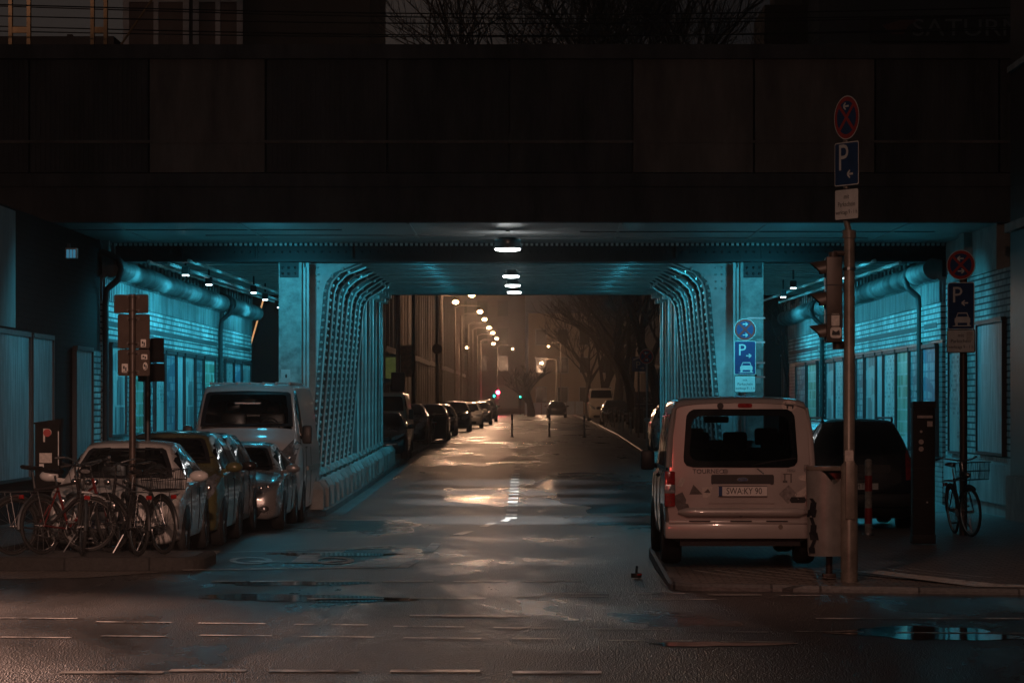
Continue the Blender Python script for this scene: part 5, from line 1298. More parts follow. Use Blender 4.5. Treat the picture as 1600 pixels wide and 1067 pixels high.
    for sg in (1, -1):
        q = MB(); q.grid(lambda u, v: (sg * (hw * 1.012 - .115 * (1 - u)), (.0 if u < .8 else .06) + yf(hw * .95, .6 + .4 * v) - .035 * (1 - u * .3), .66 + .40 * v), 6, 6); 
        tl = MB(); zc = .86; tl.box((sg * (hw - .05), .028, zc), (.12, .14, .40), bev=.02); o = tl.build("tail_light", M['lamp_red'], r, True)
        q = MB(); q.box((sg * (hw - .05), .024, .86), (.121, .144, .10), bev=.012); q.build("reversing_lens", M['lamp_clear'], o, True)
        q = MB(); q.tube([(sg * (hw * .955), -.005, 1.10), (sg * hw * .93, .03, 1.45), (sg * hw * .865, .06, 1.76)], .035, 8); q.build("rear_pillar", P, r, True)
        q = MB(); q.box((sg * (hw + .085), .70 * L, 1.13), (.17, .10, .24), bev=.04); q.tube([(sg * (hw - .06), .70 * L, 1.06), (sg * (hw + .06), .70 * L, 1.07)], .035, 6); q.build("mirror", M['black'], r, True)
    for sd in ('right', 'left'):
        for (u0, u1) in ((.07, .24), (.27, .46), (.49, .66)):
            q = MB(); D.patch(q, sd, [(u0 * L, 1.10), (u1 * L, 1.10), (u1 * L - (.12 if u1 > .6 else 0), 1.66 if u1 < .6 else 1.58), (u0 * L, 1.70)], .006, 4); q.build("side_window", M['glass_dark'], r, True)
        q = MB(); q.ell(D.cast(sd, .30 * L, .98, .02), (.03, .09, .022), 10, 6); q.build("door_handle", M['black'], r, True)
        q = MB()
        for u in (.255, .475, .68): q.tube([D.cast(sd, u * L, z, .002) for z in np.linspace(.32, 1.05, 8)], .004, 4)
        q.tube([D.cast(sd, u * L, 1.08, .008) for u in np.linspace(.03, .7, 12)], .012, 5); q.build("door_seam", M['ink'], r)
    for u in (.135, .80):
        for sg in (1, -1):
            q = MB(); D.patch(q, 'right' if sg > 0 else 'left', [(u * L + .37 * math.cos(t), .32 + .37 * math.sin(t)) for t in np.linspace(-.2, math.pi + .2, 16)], .004, 2, 1); q.build("wheel_arch", M['black'], r)
            wheel(r, sg * (hw - .09), u * L, .32, .22, sg)
    # cabin: floor, seats with head restraints, mirror, shelf
    q = MB(); q.b2(-hw * .9, hw * .9, .1, L * .7, .5, .56); q.b2(-hw * .9, hw * .9, .25, .95, .56, 1.08); CF = pm('cabin_felt_', (.01, .01, .01), .95, 0, .2, 12, spec=.05); q.build("cabin_floor", pm('cabin_felt', (.012, .012, .012), .95, 0, .2, 12, spec=.1), r)
    for (x, y, w) in ((-.42, 1.25, .5), (.02, 1.25, .36), (.46, 1.25, .5), (-.42, 2.25, .52), (.46, 2.25, .52)):
        q = MB(); q.box((x, y, .98), (w, .14, .62), bev=.06); s_ = q.build("seat", CF, r, True)
        q = MB(); q.box((x, y, 1.385 if y < 2 else 1.42), (.28, .10, .20), bev=.04); q.tube([(x - .06, y, 1.2), (x - .06, y, 1.32)], .01, 5); q.tube([(x + .06, y, 1.2), (x + .06, y, 1.32)], .01, 5); q.build("head_restraint", CF, s_, True)
    q = MB(); q.box((-.10, 2.85, 1.62), (.30, .05, .08), bev=.02); q.tube([(-.1, 2.87, 1.66), (-.1, 2.9, 1.78)], .012, 5); q.build("inside_mirror", M['black'], r, True)
    q = MB(); q.tube([(.12, .06 + yf(.12, 1.2) - .035 - .05, 1.12), (.35, yf(.35, 1.2) - .035, 1.165), (.62, yf(.6, 1.2) - .035, 1.20)], .010, 5); q.build("rear_wiper", M['black'], tg)
    # stickers
    def rot(pts, a, cx_, cz_): return [(cx_ + x * math.cos(a) - z * math.sin(a), cz_ + x * math.sin(a) + z * math.cos(a)) for x, z in pts]
    dk = pm("dark_sticker", (.10, .09, .085), .5, 0, .4, 20); gy = pm("grey_sticker", (.22, .20, .19), .5, 0, .5, 26)
    plaque("sticker", rot(rrect(.055, .10, .006, 2), -.45, -.66, .935), M['sticker'], .003)
    plaque("sticker", rot([(-.075, -.10), (.05, -.10), (.06, -.05), (.035, -.03), (.06, .0), (.06, .10), (-.075, .10)], .45, -.66, .71), dk, .003)
    plaque("sticker", rot([(-.06, .06), (.06, .06), (0, -.075)], -.4 + math.pi / 2, -.495, .83), dk, .003)
    s_ = plaque("sticker", rot(rrect(.115, .115, .01, 2), .08, -.37, .825), M['sticker'], .003)
    q = MB(); q.poly([tf(.0045)(a, c) for a, c in ((-.41, .82), (-.335, .815), (-.365, .865))]); q.build("mountain_print", dk, s_)
    s_ = plaque("sticker", rrect(.42, .125, .008, 2, .655, .985), pm("faded_banner_sticker", (.36, .32, .30), .5, 0, .15, 8), .003)
    q = MB()
    for (a0, a1, c0, c1) in ((.475, .575, 1.02, 1.03), (.485, .50, .94, 1.02), (.555, .57, .93, 1.02), (.47, .52, .93, .955)): q.poly([tf(.0045)(a, c) for a, c in ((a0, c0), (a1, c0), (a1, c1), (a0, c1))])
    q.build("gate_print", dk, s_)
    q = MB(); q.poly([tf(.0045)(a, c) for a, c in circle(.085, 24, .73, .985, .035)]); q.build("oval_print", M['sticker'], s_)
    plaque("sticker", rot(rrect(.15, .15, .01, 2), .75, .53, .80), gy, .003); plaque("sticker", rot(rrect(.16, .07, .006, 2), .6, .69, .815), M['sticker'], .003)
    plaque("sticker", [(.545, .735), (.565, .705), (.715, .705), (.735, .735), (.715, .77), (.565, .77)], M['ink'], .004)
    plaque("sticker", [(.705, 1.13), (.79, 1.13), (.79, 1.06), (.75, 1.02), (.705, 1.06)], gy, .003)
    plaque("sticker", circle(.03, 14, -.17, 1.055), gy, .003)
    s_ = plaque("sticker", circle(.085, 28, .545, 1.79, .062), M['sticker'], .004)
    q = MB(); q.poly([tf(.0055)(.545 + a * 1.25, 1.79 + c * 1.25) for a, c in ((-.045, .018), (-.03, .026), (-.022, .016), (.025, .014), (.042, .002), (.036, -.03), (.026, -.03), (.024, -.008), (-.006, -.006), (-.012, -.03), (-.022, -.03), (-.026, .0), (-.042, .004))]); q.build("animal_print", M['ink'], s_)
    plaque("scratch", rot([(-.05, -.012), (.05, -.006), (.05, .01), (-.04, .004)], -.75, .22, 1.06), M['chrome'], .002)
tourer()
# ================================================================== FAR CARS, BIKES, SIGNS, STREET FURNITURE
far = [(641, 93.5, 'hatch', P_black, "black car parked just beyond the left columns", .12), (643, 100.5, 'van', P_beige, "beige van looming behind the black car on the left", .12), (672, 113, 'mpv', P_dark, "dark car with a lit wing mirror on the far left kerb", .12),
       (704, 127, 'mpv', P_black, "black estate car at the corner of the far left row", 0), (716, 140, 'hatch', P_dark, "dark saloon in the middle of the far left row", 0), (738, 155, 'mpv', P_black, "black car behind the pale one in the far left row", 0),
       (757, 172, 'hatch', P_white, "pale hatchback among dark cars in the far left row", 0), (771, 190, 'hatch', P_black, "dark low car near the end of the far left row", 0), (779, 214, 'mpv', P_dark, "last small dark car of the far left row", 0)]
for (pr, d, shp, mt, lab, dz) in far:
    W_ = 1.95 if shp == 'van' else 1.76; Hh = {'hatch': 1.45, 'mpv': 1.55, 'van': 2.02}[shp]
    car("parked_car" if shp != 'van' else "parked_van", shp, (CX(pr, d) - W_ / 2 - .1, d, zr(d) + dz), 0, 4.3 if shp != 'van' else 4.7, W_, Hh, mt, lab, "car" if shp != 'van' else "van", "cars parked along the left of the far street", detail=1, lamp_kind=len(lab) % 3)
d = 262; car("moving_car", 'hatch', (px(870, 0, d).x, d + 4.2, zr(d)), math.pi, 4.2, 1.72, 1.42, P_black, "lone dark car on the road near the street's end", "car", None, detail=1, plate_s=None)
for (pl_, d, shp, lab) in ((1016, 99, 'mpv', "silver car glimpsed between minivan and right columns"), (938, 176, 'hatch', "dark car on the far right kerb, nearer of two"), (918, 205, 'van', "pale high van parked on the far right kerb")):
    W_ = 1.76; car("parked_car" if shp != 'van' else "parked_van", shp, (CX(pl_, d) + W_ / 2 + .05, d, zr(d) + .12), 0, 4.3, W_, {'hatch': 1.45, 'mpv': 1.66, 'van': 2.2}[shp], P_silver if d == 99 else (P_black if shp == 'hatch' else P_beige), lab, "car" if shp != 'van' else "van", "cars parked along the right of the far street", detail=1)

# ------------------------------------------------------------------ bicycles
def bicycle(loc, rz, col, label, steer=0.0, lean=0.0, basket=False, child=False, group=None, drop=False, guard=True, saddle_h=.0):
    r = thing("bicycle", loc, rz, label, "bicycle", group); r.rotation_euler = (lean, 0, rz)
    wr = .345; RH = Vector((-.52, 0, wr)); FH = Vector((.56, 0, wr)); BB = Vector((-.06, 0, .29)); ST = Vector((-.23, 0, .80)); HT = Vector((.375, 0, .90)); HB = Vector((.43, 0, .70))
    ax = (HT - HB).normalized(); RotS = Matrix.Translation(HB) @ Matrix.Rotation(steer, 4, ax) @ Matrix.Translation(-HB)
    P = pm("bicycle_frame_paint", col, .3, .2, .15, 6, coat=.5)
    def S(mb): mb.v = [tuple(RotS @ Vector(p)) for p in mb.v]; return mb
    for hub, st in ((RH, False), (FH, True)):
        f = S if st else (lambda m: m)
        q = MB(); q.torus(hub, wr - .018, .019, 'y', 40, 8); w = f(q).build("wheel", M['rubber'], r, True)
        q = MB(); q.torus(hub, wr - .045, .011, 'y', 40, 6); q.cyl(hub + Vector((0, -.045, 0)), hub + Vector((0, .045, 0)), .022, n=10); f(q).build("rim", M['chrome'], w, True)
        q = MB()
        for k in range(18):
            a = 2 * math.pi * k / 18; q.tube([hub + Vector((0, .03 * (-1) ** k, 0)), hub + Vector((math.cos(a + .25) * (wr - .05), 0, math.sin(a + .25) * (wr - .05)))], .0022, 3, False)
        f(q).build("spoke", M['alu'], w)
        if guard:
            q = MB(); q.torus(hub, wr + .022, .022, 'y', 22, 6, 20 if not st else 60, 185 if not st else 150); f(q).build("mudguard", M['alu'] if guard == 2 else M['black'], r, True)
    q = MB(); q.tube([BB, ST], .017, 8); q.tube([BB, HB], .019, 8); q.tube([BB, RH + Vector((0, .05, 0))], .011, 6); q.tube([BB, RH - Vector((0, .05, 0))], .011, 6)
    q.tube([ST - Vector((0, 0, .04)), RH + Vector((0, .05, 0))], .010, 6); q.tube([ST - Vector((0, 0, .04)), RH - Vector((0, .05, 0))], .010, 6); q.tube([HB, HT], .021, 8)
    q.tube([ST - Vector((.0, 0, .03)), HT - Vector((0, 0, .05))] if not drop else [BB.lerp(ST, .45), HB + Vector((-.02, 0, .1))], .016, 8); q.build("frame", P, r, True)
    q = MB()
    for s_ in (-.055, .055): q.tube([HB + Vector((0, s_ * .7, -.02)), HB.lerp(FH, .5) + Vector((-.02, s_, 0)), FH + Vector((0, s_, 0))], .012, 6)
    S(q).build("fork", P, r, True)
    q = MB(); top = HT + Vector((-.03, 0, .16)); q.tube([HT, top], .014, 8)
    q.tube([top + Vector((-.20, -.29, .03)), top + Vector((-.06, -.26, .05)), top + Vector((.05, -.14, .02)), top + Vector((.05, 0, 0)), top + Vector((.05, .14, .02)), top + Vector((-.06, .26, .05)), top + Vector((-.20, .29, .03))], .011, 8)
    hb_ = S(q).build("handlebar", M['chrome'], r, True)
    for s_ in (-1, 1):
        q = MB(); q.tube([top + Vector((-.21, s_ * .292, .03)), top + Vector((-.09, s_ * .27, .048))], .017, 8); S(q).build("grip", M['black'], hb_, True)
    q = MB(); q.tube([top + Vector((.04, .1, .02)), top + Vector((.16, .08, -.02)), HB + Vector((.10, .03, .1)), HB + Vector((.02, .03, -.1))], .004, 5); q.tube([top + Vector((.04, -.1, .02)), top + Vector((.20, -.06, -.1)), HB + Vector((.05, -.03, .05)), BB.lerp(HB, .5)], .004, 5); S(q).build("brake_cable", M['black'], r, True)
    q = MB(); q.ell(HB + Vector((.09, 0, .16)), (.05, .038, .04), 12, 8); S(q).build("headlamp", M['chrome'], r, True)
    sp = ST + Vector((-.035, 0, .14 + saddle_h)); q = MB(); q.tube([ST, sp], .013, 8); q.build("seat_post", M['alu'], r, True)
    q = MB(); vs = []; fs = []; N_ = 12; Mn = 10
    for i in range(N_ + 1):
        t = i / N_; hw_ = .022 + .075 * (1 - t) ** 1.3 if t > .12 else .06 + .28 * t; x = sp.x - .14 + .28 * t; zc = sp.z + .045 + .02 * (1 - t) ** 2
        for j in range(Mn):
            a = 2 * math.pi * j / Mn; vs.append((x, hw_ * math.cos(a), zc + .026 * math.sin(a)))
    for i in range(N_):
        for j in range(Mn): fs.append((i * Mn + j, i * Mn + (j + 1) % Mn, (i + 1) * Mn + (j + 1) % Mn, (i + 1) * Mn + j))
    fs += [list(range(Mn)), [N_ * Mn + j for j in range(Mn)]]; q.add(vs, fs); q.build("saddle", M['saddle'], r, True)
    q = MB(); q.torus(BB + Vector((0, -.045, 0)), .088, .007, 'y', 26, 5)
    for k in range(5): a = 2 * math.pi * k / 5; q.tube([BB + Vector((0, -.045, 0)), BB + Vector((.085 * math.cos(a), -.045, .085 * math.sin(a)))], .008, 5)
    cr = q.build("chainring", M['alu'], r, True)
    q = MB(); q.tube([BB + Vector((0, -.06, 0)), BB + Vector((.13, -.07, -.10))], .011, 6); q.tube([BB + Vector((0, .06, 0)), BB + Vector((-.13, .07, .10))], .011, 6); q.build("crank", M['chrome'], cr, True)
    q = MB(); q.box(BB + Vector((.13, -.12, -.10)), (.09, .09, .022)); q.build("pedal", M['black'], cr); q = MB(); q.box(BB + Vector((-.13, .12, .10)), (.09, .09, .022)); q.build("pedal", M['black'], cr)
    q = MB(); q.tube([BB + Vector((.0, -.045, .088)), RH + Vector((0, -.045, .04))], .005, 4); q.tube([BB + Vector((.0, -.045, -.088)), RH + Vector((0, -.045, -.04))], .005, 4); q.build("chain", M['alu'], r)
    q = MB(); zr_ = .76
    for s_ in (-.06, .06): q.tube([(-.80, s_, zr_), (-.26, s_, zr_), (-.22, 0, zr_)], .006, 5); q.tube([(-.62, s_, zr_), RH + Vector((0, s_, 0))], .005, 5)
    for x in (-.80, -.66, -.5, -.36): q.tube([(x, -.06, zr_), (x, .06, zr_)], .005, 5)
    q.build("luggage_rack", M['alu'], r, True); q = MB(); q.box((-.83, 0, .70), (.025, .07, .05), bev=.008); q.build("rear_reflector", M['lamp_red'], r)
    if basket:
        q = MB(); x0, x1 = (-.82, -.36) if basket == 'rear' else (.52, .84); zb_ = .78 if basket == 'rear' else .80; zt_ = zb_ + .24; yw = .17
        for z, e in ((zb_, 0), (zb_ + .12, .015), (zt_, .03)): q.tube([(x0 - e, -yw - e, z), (x1 + e, -yw - e, z), (x1 + e, yw + e, z), (x0 - e, yw + e, z), (x0 - e, -yw - e, z)], .005, 5)
        for k in range(9):
            t = k / 8; x = x0 + (x1 - x0) * t
            for s_ in (-1, 1): q.tube([(x, s_ * yw, zb_), (x, s_ * (yw + .03), zt_)], .0035, 4)
            q.tube([(x, -yw, zb_), (x, yw, zb_)], .0035, 4)
        for k in range(6):
            y = -yw + 2 * yw * k / 5
            for (x, e) in ((x0, -.03), (x1, .03)): q.tube([(x, y, zb_), (x + e, y, zt_)], .0035, 4)
        (S(q) if basket == 'front' else q).build("basket", M['black'], r, True)
    q = MB(); q.tube([BB + Vector((-.08, .06, -.05)), (-.16, .19, .02)], .009, 6); q.build("kickstand", M['alu'], r)
    return r
zi = KERB
def bike_px(pr, pf, D, *a, **k):
    """rear and front wheel hubs at these photo columns; the bike stands turned by what is missing of its length"""
    s = F / D; dx = (pf - pr) / s; wb = 1.08; c = max(-1, min(1, dx / wb)); yaw = math.acos(c); k.pop('toward', None)
    yaw = -yaw if False else yaw
    xr = (pr - VX) / s; ox = Vector((math.cos(yaw), math.sin(yaw))) * .52
    return bicycle((xr + ox.x, D + ox.y, zi), yaw, *a, **k)
G1 = "bicycles crowded at the left kerb"
bike_px(20, 122, 36.75, (.03, .025, .025), "black bicycle at the left frame edge with a chrome mudguard and high saddle", steer=-.5, lean=.04, group=G1, guard=2, saddle_h=.05)
bike_px(66, 150, 36.95, (.16, .02, .018), "dark red bicycle tangled in the middle of the left bicycle cluster", steer=.6, lean=-.05, group=G1, drop=True, guard=2)
bike_px(216, 152, 36.55, (.02, .02, .022), "black bicycle with its rear wheel in front of the white hatchback's grille", steer=.5, lean=.03, group=G1, toward=False)
bike_px(256, 178, 37.0, (.04, .05, .05), "bicycle with a wire rear basket, rightmost of the left cluster", steer=-.3, lean=-.04, basket='rear', group=G1)
bike_px(128, 96, 36.6, (.05, .045, .04), "bicycle seen almost end on between the other parked bicycles", steer=.4, lean=.05, group=G1, guard=2)
b = bicycle(((1508 - VX) * 43.3 / F, 43.5, zr(43.5) + KERB), R(-85), (.02, .02, .022), "black bicycle leaning at the right sign post, seen end on", steer=.22, lean=.10, basket='front')

# ------------------------------------------------------------------ signs
def frame_at(c, yaw):
    u = Vector((math.cos(yaw), math.sin(yaw), 0)); n = Vector((math.sin(yaw), -math.cos(yaw), 0)); c = Vector(c)
    return lambda a, b_, d=0.0: c + u * a + Vector((0, 0, 1)) * b_ + n * d
def thick(mb, out, fr, d0, d1): return mb.prism(out, fr, d0, d1)
def face(mb, out, fr, d): return mb.poly([fr(a, b_, d) for a, b_ in out])
def arrow(mb, fr, d, x, z, L_, w, left=True):
    s = -1 if left else 1; h = w * 2.1
    face(mb, [(x - L_ / 2, z - w / 2), (x + L_ / 2, z - w / 2), (x + L_ / 2, z + w / 2), (x - L_ / 2, z + w / 2)], fr, d)
    tip = x + s * (L_ / 2 + w * .5)
    for k in (1, -1): face(mb, [(tip, z), (tip - s * w * .2, z + k * w * .75), (tip - s * h, z + k * h), (tip - s * h - s * w * .6, z + k * (h - w * .55)), (tip - s * w * 1.1, z)] if True else [], fr, d)
def no_stopping(root, fr, rad, arrows, dim=False):
    q = MB(); thick(q, circle(rad, 40), fr, -.006, .0); p = q.build("no_stopping_sign", M['sign_back'], root)
    q = MB(); face(q, circle(rad, 40), fr, .0015); q.build("white_rim", M['white_paint'], p, fix=False)
    q = MB(); face(q, circle(rad * .955, 40), fr, .003); q.build("red_ring", M['red_face'], p, fix=False)
    q = MB(); face(q, circle(rad * .76, 40), fr, .0045); q.build("blue_field", M['blue_face'], p, fix=False)
    q = MB()
    for a in (45, 135):
        ca, sa = math.cos(R(a)), math.sin(R(a)); w = rad * .085; L_ = rad * .80
        face(q, [(-L_ * ca + w * sa, -L_ * sa - w * ca), (L_ * ca + w * sa, L_ * sa - w * ca), (L_ * ca - w * sa, L_ * sa + w * ca), (-L_ * ca - w * sa, -L_ * sa + w * ca)], fr, .006 + .0004 * (a > 90))
    q.build("red_cross", M['red_face'], p, fix=False)
    q = MB()
    for (z, left) in arrows: arrow(q, fr, .008, 0, z * rad, rad * .42, rad * .085, left)
    q.build("arrow", M['white_paint'], p, fix=False); return p
def panel(root, nm, fr, w, h, mat, border):
    q = MB(); thick(q, rrect(w, h, .025), fr, -.005, 0); p = q.build(nm, M['sign_back'], root)
    q = MB(); face(q, rrect(w, h, .025), fr, .0015); q.build("rim", border, p, fix=False)
    q = MB(); face(q, rrect(w - .022, h - .022, .02), fr, .003); q.build("field", mat, p, fix=False); return p
def car_picto(mb, fr, d, x, z, s):
    face(mb, [(x - .5 * s, z), (x + .5 * s, z), (x + .5 * s, z + .26 * s), (x + .42 * s, z + .32 * s), (x + .30 * s, z + .62 * s), (x - .30 * s, z + .62 * s), (x - .42 * s, z + .32 * s), (x - .5 * s, z + .26 * s)], fr, d)
    for k in (-1, 1): face(mb, [(x + k * .46 * s, z - .16 * s), (x + k * .30 * s, z - .16 * s), (x + k * .30 * s, z), (x + k * .46 * s, z)][::k], fr, d)
    face(mb, [(x - .68 * s, z - .22 * s), (x + .55 * s, z - .22 * s), (x + .55 * s, z - .16 * s), (x - .50 * s, z - .16 * s)], fr, d)
def park_sign(root, fr, w, h, left, with_car, psz):
    p = panel(root, "parking_sign", fr, w, h, M['blue_face'], M['white_paint']); q = MB()
    zp = .12 * h if not with_car else .22 * h
    text(q, "P", psz, lambda a, b_: fr(a - .14 * w, b_ + zp, .005), sx=1.0); 
    q.build("letter_mark", M['white_paint'], p, fix=False)
    q = MB(); arrow(q, fr, .005, .16 * w, (-.24 if not with_car else .06) * h, .22 * w, .05 * w, left); q.build("arrow", M['white_paint'], p, fix=False)
    if with_car:
        q = MB(); car_picto(q, fr, .005, .06 * w, -.36 * h, .58 * w)
        q.build("car_pictogram", M['white_paint'], p, fix=False)
        q = MB(); face(q, [(.06*w-.2*w, -.36*h+.21*w), (.06*w+.2*w, -.36*h+.21*w), (.06*w+.155*w, -.36*h+.32*w), (.06*w-.155*w, -.36*h+.32*w)], fr, .0065); q.build("car_window", M['blue_face'], p, fix=False)
    return p
def plate_text(root, fr, w, h):
    p = panel(root, "ticket_hours_plate", fr, w, h, M['white_paint'], M['ink']); q = MB(); k = w / .42
    text(q, "mit", .070 * k, lambda a, b_: fr(a, b_ + .24 * h, .005)); text(q, "Parkschein", .070 * k, lambda a, b_: fr(a, b_ + .0 * h, .005)); text(q, "werktags 9 - 1 h", .062 * k, lambda a, b_: fr(a, b_ - .25 * h, .005), sx=.92)
    q.build("lettering", M['ink'], p, fix=False); return p

# corner mast: signal, parking signs, seen at the right
D0 = 32.6; s0 = F / D0; mx = (1327 - VX) / s0; z0 = ramp_h(D0)
r = thing("traffic_signal_mast", (mx, D0, z0), 0, "tall grey mast with parking signs and a signal head at the right corner", "signal mast")
Zl = lambda y: H - (y - VY) / s0 - z0
q = MB(); q.tube([(0, 0, -.05), (0, 0, Zl(728)), (0, 0, Zl(722)), (0, 0, Zl(368))], [.092, .090, .060, .058], 20); q.cyl((0, 0, Zl(372)), (0, 0, Zl(360)), .072, n=20); q.tube([(0, 0, Zl(366)), (-.03, 0, Zl(345)), (-.03, 0, Zl(152))], .035, 12); pole_o = q.build("pole", M['pole'], r, True)
q = MB(); q.box((.0, -.080, Zl(765)), (.10, .05, .62), bev=.015); q.build("service_door", M['pole'], r, True)
q = MB(); face(q, rrect(.09, .12, .01, 2, -.01, Zl(712)), lambda a, b_, d: Vector((a, -.0925, b_)), 0); o = q.build("sticker", M['sticker'], r, fix=False)
q = MB()
for z in (742, 420, 330, 250, 200): q.cyl((-.02 if z < 360 else 0, 0, Zl(z) - .015), (-.02 if z < 360 else 0, 0, Zl(z) + .015), .048 if z < 360 else .07, n=16)
q.build("clamp", M['alu'], r)
yw = R(-61); sx_ = (1322 - 1327) / s0
fr = frame_at((sx_, -.07, Zl(185)), yw); no_stopping(r, fr, .232, [(.52, True)])
fr = frame_at((sx_, -.07, Zl(257)), yw); park_sign(r, fr, .445, .46, True, False, .40)
fr = frame_at((sx_, -.07, Zl(320)), yw); plate_text(r, fr, .445, .335)
# signal head facing left, seen from the side
hx = (1302 - 1327) / s0
hd = MB(); hd.box((hx, 0, (Zl(402) + Zl(535)) / 2), (.17, .26, Zl(402) - Zl(535)), bev=.015); hd_o = hd.build("signal_head", M['pole_brown'], r, True)
for yv_ in (418, 467, 517):
    q = MB(); z = Zl(yv_ + 4)
    for k in range(9):
        pass
    vs = []; fs = []; n = 14
    for i in range(n + 1):
        a = R(-20 + 220 * i / n); vs += [(hx - .085, .105 * math.cos(a), z + .105 * math.sin(a)), (hx - .085 - .17 * (.35 + .65 * max(0, math.sin(a))) , .095 * math.cos(a), z + .09 * math.sin(a) - .012)]
    for i in range(n): fs.append((2 * i, 2 * i + 2, 2 * i + 3, 2 * i + 1))
    q.add(vs, fs); q.build("visor", M['pole_brown'], hd_o, True)
    q = MB(); q.ell((hx - .085, 0, z), (.02, .09, .09), 16, 8); q.build("lens", M['glass_dark'], hd_o, True)
for yv_ in (446, 492):
    q = MB(); q.box((hx, 0, Zl(yv_)), (.175, .265, .012)); q.build("seam", M['ink'], hd_o)
q = MB(); q.cyl((hx, 0, Zl(402)), (hx, 0, Zl(394)), .05, n=14); q.tube([(hx, 0, Zl(396)), (0, 0, Zl(396))], .03, 8); q.tube([(hx, 0, Zl(538)), (0, 0, Zl(538))], .03, 8); q.cyl((hx + .05, 0, Zl(546)), (hx + .05, 0, Zl(534)), .06, n=14); q.build("bracket", M['pole_brown'], r)
q = MB(); face(q, rrect(.085, .13, .008, 2, hx + .01, Zl(500)), lambda a, b_, d: Vector((a, -.1325, b_)), 0); q.build("sticker", M['sticker'], hd_o, fix=False)
q = MB(); face(q, rrect(.12, .115, .03, 4, hx + .015, Zl(520)), lambda a, b_, d: Vector((a, -.1325, b_)), 0); st2 = q.build("sticker", M['sticker'], hd_o, fix=False)
q = MB(); face(q, [(hx - .03, Zl(524)), (hx + .06, Zl(524)), (hx + .05, Zl(516)), (hx + .015, Zl(519)), (hx - .02, Zl(516))], lambda a, b_, d: Vector((a, -.1345, b_)), 0); q.build("sticker_print", M['ink'], st2, fix=False)

# litter bin on its own post
bx = (1296 - VX) / s0; D1_ = D0 + .15
r = thing("litter_bin", (bx, D1_, ramp_h(D1_)), 0, "pale metal litter bin with scrawled paint hung in front of the minivan", "litter bin"); s1 = F / D1_; Zb = lambda y: H - (y - VY) / s1 - ramp_h(D1_)
q = MB(); vs = []; fs = []; n = 32; zz = [Zb(868), Zb(860), Zb(800), Zb(735)]; k_ = [.90, .93, .96, 1.02]
for z, k in zip(zz, k_):
    for j in range(n):
        a = 2 * math.pi * j / n; zt_ = z
        if k > 1: zt_ = z - .16 * max(0, 1 - abs(math.cos(a) - .25) / .55) * max(0, -math.sin(a)) ** .6
        vs.append((.235 * k * math.cos(a), .17 * k * math.sin(a), zt_))
for i in range(3):
    for j in range(n): fs.append((i * n + j, i * n + (j + 1) % n, (i + 1) * n + (j + 1) % n, (i + 1) * n + j))
fs.append(list(range(n - 1, -1, -1))); q.add(vs, fs); q.build("bucket", pm("pale_bin_metal", (.27, .26, .24), .36, .25, .25, 4, .04), r, True)
q = MB(); q.lathe([(0, 0), (.232, 0), (.240, .02), (.236, .045), (0, .05)], (0, 0, Zb(735) + .002), 32, .72); q.build("lid", M['pole'], r, True)
q = MB(); q.lathe([(0, 0), (.20, 0), (.20, .5), (.0, .5)], (0, .0, Zb(845)), 24, .70); q.build("liner", M['black'], r, True)
q = MB(); q.tube([(.03, .19, -.05), (.03, .19, 1.05)], .035, 12); q.box((.03, .17, .62), (.12, .05, .2)); q.box((.03, .19, .02), (.14, .12, .06), bev=.01); q.build("post", M['pole_brown'], r, True)
q = MB()
sq = [(-.19, .86), (-.165, .82), (-.175, .74), (-.19, .66), (-.165, .58), (-.17, .50), (-.155, .42), (-.185, .34), (-.18, .28)]
for i in range(len(sq) - 1):
    (a0, c0), (a1, c1) = sq[i], sq[i + 1]; w = .018 + .012 * (i % 3)
    f_ = lambda a, c: (a, -.17 * math.sqrt(max(.02, 1 - (a / .235) ** 2)) * (.93 + .08 * (c - .2)) - .006, c)
    q.poly([f_(a0 - w, c0), f_(a0 + w, c0), f_(a1 + w, c1), f_(a1 - w, c1)])
q.build("scrawl", M['ink'], r, fix=False)

# right: round-topped signs on a post where the bike leans
D2 = 43.3; s2 = F / D2; r = thing("parking_sign_post", ((1506 - VX) / s2, D2, zr(D2) + KERB), 0, "dark sign post with kerb parking signs behind the ticket machine, beside the bicycle", "sign post"); g0 = r.location.z
Z2 = lambda y: H - (y - VY) / s2 - g0; ox = (1501 - 1506) / s2
q = MB(); q.tube([(0, .05, 0), (0, .05, Z2(392))], .055, 14); q.build("pole", M['pole_brown'], r, True)
yw = R(-28); no_stopping(r, frame_at((ox, -.03, Z2(414)), yw), .21, [(.42, True), (-.42, False)])
park_sign(r, frame_at((ox, -.03, Z2(478)), yw), .40, .66, True, True, .32); plate_text(r, frame_at((ox, -.03, Z2(533)), yw), .42, .33)
q = MB(); face(q, rrect(.09, .13, .006, 2, .13, .07), frame_at((ox, -.03, Z2(533)), yw), .0065); q.build("sticker", M['sticker'], r, fix=False)
# signs fixed by the right pier
D3 = 60.2; s3 = F / D3; r = thing("parking_sign_post", ((1164 - VX) / s3, D3, zr(D3) + KERB), 0, "blue kerb parking signs in front of the right steel pier", "sign post"); g0 = r.location.z
Z3 = lambda y: H - (y - VY) / s3 - g0
q = MB(); q.tube([(0, .05, 0), (0, .05, Z3(500))], .04, 12); q.build("pole", M['alu'], r, True)
p = no_stopping(r, frame_at((0, -.02, Z3(515)), 0), .215, [(.5, False), (-.5, False)]); park_sign(r, frame_at((0, -.02, Z3(559)), 0), .42, .66, False, True, .32); plate_text(r, frame_at((0, -.02, Z3(600)), 0), .42, .33)
for y in (498, 536, 568, 590):
    q = MB(); q.b2(.05, .40, .04, .06, Z3(y), Z3(y) + .03); q.build("bracket", M['alu'], r)
